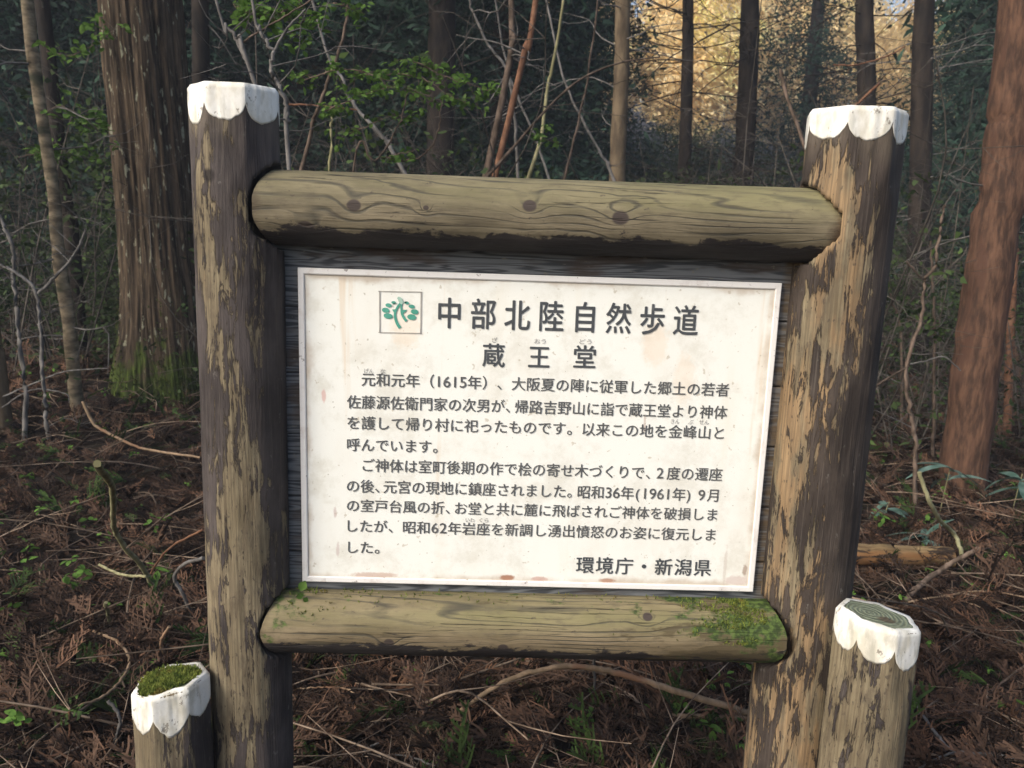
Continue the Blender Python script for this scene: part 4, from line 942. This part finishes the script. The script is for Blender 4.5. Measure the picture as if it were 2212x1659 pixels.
# ================================================================== foliage
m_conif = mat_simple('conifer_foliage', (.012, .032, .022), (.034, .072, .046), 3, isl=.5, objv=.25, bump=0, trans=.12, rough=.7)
m_under = mat_simple('undergrowth_leaf', (.018, .032, .010), (.05, .08, .022), 3, isl=.5, objv=.3, bump=0, trans=.2, rough=.7)
m_fresh = mat_simple('fresh_green_leaf', (.06, .125, .022), (.14, .24, .055), 20, isl=.3, bump=0, trans=.45)
m_gold = mat_simple('sunlit_golden_leaf', (.88, .68, .36), (.95, .82, .52), .8, isl=.25, objv=.15, c3=(.92, .86, .40), bump=0, trans=.35)  # direct sun on the far slope is put into this bright leaf colour
def spraycloud(centers, rg, per, ln, w, mat, name, droop=.3, out=None, quad=False):
    n = len(centers)*per
    C = np.repeat(centers, per, 0); d = rg.normal(0, 1, (n, 3)); d[:, 2] = d[:, 2]*.6-droop; d /= np.linalg.norm(d, axis=1)[:, None]
    p = C+rg.normal(0, ln*.9, (n, 3)); l = ln*rg.uniform(.4, 1.2, n)[:, None]; s = np.cross(d, rg.normal(0, 1, (n, 3))); s /= np.linalg.norm(s, axis=1)[:, None]; ww = w*rg.uniform(.5, 1.2, n)[:, None]
    V = np.stack([p-s*ww*.4, p+s*ww*.4+d*l*.1, p+d*l+s*ww*.15, p+d*l*.45-s*ww], 1).reshape(-1, 3)
    return mesh(name, V, (np.arange(n)[:, None]*4+np.arange(4)[None]), mat)
def conifer_crown(seed, H=13., z0=.8, R0=2.3, mat=None, boughs=190):
    rg = np.random.default_rng(seed); C = []
    for b in range(boughs):
        z = z0+(H-z0)*rg.uniform(0, 1)**1.1; a = rg.uniform(0, 2*pi); L = R0*(1-(z-z0)/(H-z0))**.7*rg.uniform(.55, 1.1)+.25
        k = int(6+L*5)
        t = np.linspace(.12, 1, k); C.append(np.stack([np.cos(a)*L*t+rg.normal(0, .08, k), np.sin(a)*L*t+rg.normal(0, .08, k), z-.35*L*t**1.6+.15*L*t+rg.normal(0, .07, k)], -1))
    C = np.concatenate(C); return spraycloud(C, rg, 9, .17, .035, mat or m_conif, 'crown')
crowns = [conifer_crown(s) for s in (1, 2, 3)]
highcrowns = [conifer_crown(s, 15, 4.4, 2.6, None, 170) for s in (4, 5)]
def bush_mesh(seed, R, H, mat, n=260, per=10, ln=.07, w=.02):
    rg = np.random.default_rng(seed); a = rg.uniform(0, 2*pi, n); q = np.sqrt(rg.uniform(0, 1, n)); z = rg.uniform(.02, 1, n)
    rr = R*q*(1-.35*z); C = np.stack([rr*np.cos(a), rr*np.sin(a), z*H*(1-.25*q*rg.uniform(0, 1, n))], -1); C += .25*R*np.stack([fbm(C[:, 0]*2, C[:, 2]*2, seed, 1), fbm(C[:, 1]*2, C[:, 2]*2, seed, 2), 0*a], -1)
    return spraycloud(C, rg, per, ln, w, mat, 'foliage', droop=.0)
bushes = [bush_mesh(10+s, .9, 1.7, m_under) for s in range(3)]
m_shrub = mat_simple('shaded_twigs', (.03, .025, .02), (.10, .088, .075), 9, objv=.5, bump=0)
def twigshrub(seed, H=1.8, n=5):
    rg = np.random.default_rng(seed); mb = MB()
    for _ in range(n):
        a = rg.uniform(0, 2*pi); l = H*rg.uniform(.6, 1.1); d = npt((cos(a)*.35, sin(a)*.35, 1)); b = npt((cos(a), sin(a), 0))*.06
        P = tube(mb, [b, b+d*l*.35+rg.normal(0, .05, 3), b+d*l*.7+rg.normal(0, .1, 3), b+d*l+rg.normal(0, .15, 3)], .006, .002, 5, 12, 0)
        side_twigs(mb, P, 9, l*.42, .0022, rg, drop=.0, up=.25, k=3, sub=3)
    return mb.mesh('stems', m_shrub)
shr = [twigshrub(40+s) for s in range(4)]
tip = [bush_mesh(60+s, .7, 1.6, m_under, 34, 9, .05, .018) for s in range(2)]

def az_px(x, y, z=3.):
    d = npt((x, y, z))-EYE; q = d@FWD; return PW/2+FPX*(d@RGT)/q
GAPS = [(1362, 1590), (1885, 1965)]
SMALL = [(985, 1003)]
trunkm = {}
def trunk_mesh(R, H, seed):
    mb = MB(); tube(mb, [(0, 0, -.3), (.03, .02, H*.3), (0, .05, H*.6), (.05, 0, H)], R, R*.35, 10, 20, .1, 0, seed); return mb.mesh('trunk', m_barkdark)
tms = [trunk_mesh(.16, 12, 1), trunk_mesh(.12, 12, 2), trunk_mesh(.22, 14, 3)]
rg = np.random.default_rng(77)
placed = []
def region(x, y):
    c = az_px(x, y)
    for lim, n in ((200, 'left of the big cedar'), (620, 'behind the big cedar and left post'), (1060, 'above the left half of the rail'), (1640, 'above the right half of the rail'), (1960, 'behind the right post')):
        if c < lim: return n
    return 'around the red barked tree'
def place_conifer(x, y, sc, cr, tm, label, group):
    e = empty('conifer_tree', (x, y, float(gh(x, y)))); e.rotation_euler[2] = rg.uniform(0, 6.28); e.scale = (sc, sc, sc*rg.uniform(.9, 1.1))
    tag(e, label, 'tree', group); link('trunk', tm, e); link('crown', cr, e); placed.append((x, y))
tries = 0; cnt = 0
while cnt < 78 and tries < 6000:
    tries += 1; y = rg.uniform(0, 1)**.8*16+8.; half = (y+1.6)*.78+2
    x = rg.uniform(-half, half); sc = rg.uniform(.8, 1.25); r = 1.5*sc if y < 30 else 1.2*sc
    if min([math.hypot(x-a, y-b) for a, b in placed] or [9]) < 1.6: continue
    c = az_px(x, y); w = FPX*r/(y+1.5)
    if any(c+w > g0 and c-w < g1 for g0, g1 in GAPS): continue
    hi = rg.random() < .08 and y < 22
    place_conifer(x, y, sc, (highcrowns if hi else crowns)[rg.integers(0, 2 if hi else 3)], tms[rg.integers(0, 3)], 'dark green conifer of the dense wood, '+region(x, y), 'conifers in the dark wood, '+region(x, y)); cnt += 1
# understorey bushes, thick band that hides the forest floor's far edge
grp = 'dark bushes under the conifers'
bp = []
t_ = 0
while len(bp) < 120 and t_ < 4000:
    t_ += 1; y = rg.uniform(0, 1)**1.1*18+5.2; half = (y+1.6)*.72+1; x = rg.uniform(-half, half)
    if min([math.hypot(x-a, y-b) for a, b in bp] or [9]) < .75: continue
    if math.hypot(x+2.37, y-3.98) < 1.2 or math.hypot(x-2.5, y-2.95) < .9: continue
    bp.append((x, y)); s = rg.uniform(.7, 1.35)
    o = link('bush', bushes[rg.integers(0, 3)]); o.location = (x, y, float(gh(x, y))-.1); o.scale = (s, s, s*rg.uniform(.7, 1.15)); o.rotation_euler[2] = rg.uniform(0, 6.28)
    tag(o, 'dark leafy bush under the conifers, '+region(x, y), 'bush', grp+', '+region(x, y))
for (c_, y_, s_) in ((1350, 19, 1.7), (1400, 23, 2.0), (1440, 18, 1.5), (1475, 26, 2.4), (1520, 21, 1.7), (1560, 17, 1.7), (1590, 24, 2.4), (1640, 20, 2.0), (1880, 19, 2.0), (1920, 22, 2.4), (1950, 17, 1.8), (1380, 29, 2.6), (1540, 30, 2.7), (1455, 32, 2.9)):
    p_ = at(c_, 480, Y=y_); o = link('bush', bushes[rg.integers(0, 3)]); o.location = (p_[0], y_, float(gh(p_[0], y_))-.1); s_ *= .62; o.scale = (s_*1.3, s_*1.3, s_); o.rotation_euler[2] = rg.uniform(0, 6.28)
    tag(o, 'tall green bush standing under the golden gaps in the wood', 'bush', 'tall bushes under the golden gaps')
# bare shrubs of fine twigs
t_ = 0; sp = []
while len(sp) < 105 and t_ < 6000:
    t_ += 1; y = 3.3+rg.uniform(0, 1)**1.5*7; half = (y+1.6)*.68; x = rg.uniform(-half, half)
    if abs(x-.2) < .6 and y < 5: continue
    if math.hypot(x+2.37, y-3.98) < .8 or math.hypot(x-2.5, y-2.95) < .6: continue
    if min([math.hypot(x-a, y-b) for a, b in sp] or [9]) < .38: continue
    sp.append((x, y)); e = empty('bare_shrub', (x, y, float(gh(x, y))-.03)); s = rg.uniform(.8, 1.35); e.scale = (s, s, s*rg.uniform(.8, 1.2)); e.rotation_euler[2] = rg.uniform(0, 6.28)
    tag(e, 'bare twiggy shrub in the shade, '+region(x, y), 'shrub', 'bare shrubs in front of the wood, '+region(x, y)); link('stems', shr[rg.integers(0, 4)], e); link('leaves', tip[rg.integers(0, 2)], e)

# golden sunlit trees beyond the wood
def gold_crown(seed):
    rg = np.random.default_rng(seed); n = 1500; v = rg.normal(0, 1, (n, 3)); v /= np.linalg.norm(v, axis=1)[:, None]; q = rg.uniform(.35, 1, n)[:, None]**.6
    C = v*q*npt((3.2, 3.2, 4.2)); C *= (1+.25*fbm(v[:, 0]*2, v[:, 1]*2, v[:, 2]*2, seed, 3))[:, None]; C[:, 2] += 6.5
    n = len(C)*13; c = np.repeat(C, 13, 0)+rg.normal(0, .33, (len(C)*13, 3))
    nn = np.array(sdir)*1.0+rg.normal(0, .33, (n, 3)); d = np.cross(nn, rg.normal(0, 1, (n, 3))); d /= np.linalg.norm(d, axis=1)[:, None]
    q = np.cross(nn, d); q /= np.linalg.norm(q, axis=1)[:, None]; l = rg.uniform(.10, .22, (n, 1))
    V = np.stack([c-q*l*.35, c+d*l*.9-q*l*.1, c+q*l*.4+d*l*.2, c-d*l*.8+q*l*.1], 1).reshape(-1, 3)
    return mesh('crown', V, (np.arange(n)[:, None]*4+np.arange(4)[None]), m_gold)
gc = [gold_crown(1), gold_crown(2)]; gt = trunk_mesh(.2, 7, 9)
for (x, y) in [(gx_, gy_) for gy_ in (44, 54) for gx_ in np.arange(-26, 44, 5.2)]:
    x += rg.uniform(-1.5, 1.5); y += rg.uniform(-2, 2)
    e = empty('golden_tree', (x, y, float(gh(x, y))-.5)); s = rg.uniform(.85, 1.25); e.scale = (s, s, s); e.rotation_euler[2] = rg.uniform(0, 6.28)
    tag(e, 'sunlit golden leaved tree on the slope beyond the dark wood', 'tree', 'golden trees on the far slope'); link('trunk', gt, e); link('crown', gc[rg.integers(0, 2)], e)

# fresh green leaf sprays
def leafspray(px, Y, dens, spread, label, seed, name='leafy_twig', L=.030, Wd=.011, mat=None):
    """px: path of a twig in the picture; leaves hang along it"""
    rg = np.random.default_rng(seed); P = stem_pts(px, Y); c = npt(P[0]); e = empty(name, tuple(c)); tag(e, label, 'leafy twig')
    mb = MB(); Q = tube(mb, [npt(p)-c for p in P], .0035, .001, 5, 30, 0, .01, seed); mb2 = MB()
    for _ in range(dens):
        i = rg.integers(0, 30); d = rg.normal(0, 1, 3)*npt((1, 1, .35)); d /= np.linalg.norm(d); l = spread*rg.uniform(.2, 1)
        p = Q[i]; q = p+d*l; tube(mb, [p, (p+q)/2+npt((0, 0, .01)), q], .0012, .0007, 3, 4, 0)
        for _ in range(rg.integers(4, 8)):
            V, F = leafmesh(L*rg.uniform(.6, 1.3), Wd*rg.uniform(.7, 1.3), .3); M = np.array(Euler((rg.normal(0, .5), rg.normal(.1, .4), rg.uniform(-pi, pi))).to_matrix())
            mb2.add(V@M.T+q+rg.normal(0, .014, 3), F)
    mb.build('stem', m_twig, e); mb2.build('leaves', mat or m_fresh, e)['kind'] = 'stuff'
LS = [([(640, 180), (740, 150), (830, 170), (930, 210)], 2.3, 26, .10, 'leafy spray of fresh green, topmost right of left post'),
 ([(700, 240), (760, 215), (850, 190), (930, 225)], 2.5, 34, .10, 'fresh green leafy twig in the middle of the leaf cluster'),
 ([(750, 290), (800, 270), (850, 250), (900, 260)], 2.6, 18, .09, 'low fresh green twig under the leaf cluster'),
 ([(880, 130), (910, 140), (960, 165), (1040, 190), (1070, 200)], 2.5, 34, .11, 'fresh green leafy twig at the right end of the cluster'),
 ([(790, 160), (900, 165), (960, 200), (1020, 230)], 2.7, 20, .09, 'fresh green leafy twig crossing in front of the golden specks'),
 ([(620, 20), (590, 40), (540, 30), (500, 10)], 1.7, 34, .10, 'fresh green leafy twig above the left post cap'),
 ([(640, -10), (660, 30), (640, 60), (600, 80)], 1.9, 22, .09, 'small fresh green twig right above the left post cap'),
 ([(720, 5), (760, 20), (790, 30)], 2.3, 12, .08, 'fresh green tuft at the top edge right of left post'),
 ([(100, 110), (150, 120), (215, 90), (250, 60)], 3.0, 14, .12, 'green leafy twig between pale tree and big cedar, high up'),
 ([(90, 250), (130, 230), (190, 260), (220, 290)], 3.2, 14, .12, 'green leafy twig crossing the slender pale tree'),
 ([(40, 340), (90, 330), (170, 320), (230, 340)], 3.4, 16, .14, 'green leafy twig low beside the slender pale tree'),
 ([(1150, 310), (1170, 300), (1210, 310)], 3.8, 8, .1, 'small green tuft near the greenish slim stem'),
 ([(855, 335), (870, 330), (900, 325)], 2.2, 6, .05, 'tiny green tuft hanging on the looped twig'),
 ([(1960, 690), (2000, 700), (2010, 730)], 3.2, 8, .12, 'dull green tuft on the crooked brown sapling')]
for q, (px, Y, dn, sp_, lb) in enumerate(LS):
    leafspray(px, Y, dn, sp_, lb, 200+q, mat=(m_under if q == 13 else None), L=.030 if Y < 2.8 else .04, Wd=.011 if Y < 2.8 else .014)

# broad leaved bamboo grass
m_sasa = mat_simple('bamboo_grass_leaf', (.05, .10, .075), (.13, .20, .17), 14, objv=.2, isl=.3, rough=.35, bump=0, trans=.15)
def sasa(px, Z0, n, L, label, seed):
    rg = np.random.default_rng(seed); b = at(*px, Z=0.); b[2] = float(gh(b[0], b[1])); e = empty('bamboo_grass', tuple(b)); tag(e, label, 'plant')
    mb = MB(); tube(mb, [(0, 0, 0), (.01, 0, Z0*.5), (.03, .01, Z0)], .003, .002, 5, 6, 0); mb.build('stem', m_twiggreen, e)
    for q in range(n):
        V, F = leafmesh(L*rg.uniform(.7, 1.2), L*.11, rg.uniform(.2, .7), 8); M = np.array(Euler((rg.normal(0, .3), rg.normal(-.2, .3), q*2*pi/n+rg.uniform(-.3, .3))).to_matrix())
        obj('leaf', V@M.T+npt((.02, 0, Z0*rg.uniform(.5, 1))), F, m_sasa, e, True)
sasa((2030, 1110), .25, 7, .20, 'broad leaved grass at the left foot of the red tree', 1)
sasa((1985, 1190), .09, 6, .18, 'bluish broad leaves just above the fallen log', 2)
sasa((2185, 1115), .22, 7, .22, 'broad leaved grass at the right edge by the thin red tree', 3)
sasa((1905, 1130), .12, 5, .14, 'small broad leaved grass close to the right post', 4)
# small leaf by the panel's lower left corner
tmp = MB()
for q, (a_, b_, s_) in enumerate(((648, 1275, 1.), (640, 1290, .7), (655, 1292, .6))):
    V, F = leafmesh(.020*s_, .009*s_, .2); M = np.array(Euler((radians(80), radians(-60+q*50), .3)).to_matrix()); tmp.add(V@M.T+at(a_, b_, Y=-.045), F)
o = tmp.build('sprout', m_fresh, None); tag(o, 'tiny green sprout at the lower left corner of the panel', 'sprout')

# air: faint blue haze in the wood
vb, fb = bxVF(-75, 80, -3.2, 100, -1.6, 45)
hz = bpy.data.materials.new('haze'); hz.use_nodes = True; hz.node_tree.nodes.clear()
pv = hz.node_tree.nodes.new('ShaderNodeVolumePrincipled'); pv.inputs['Color'].default_value = (.78, .86, 1, 1); pv.inputs['Density'].default_value = .0030
mo_ = hz.node_tree.nodes.new('ShaderNodeOutputMaterial'); hz.node_tree.links.new(pv.outputs[0], mo_.inputs['Volume'])
tag(obj('haze', vb, fb, hz), kind='stuff')
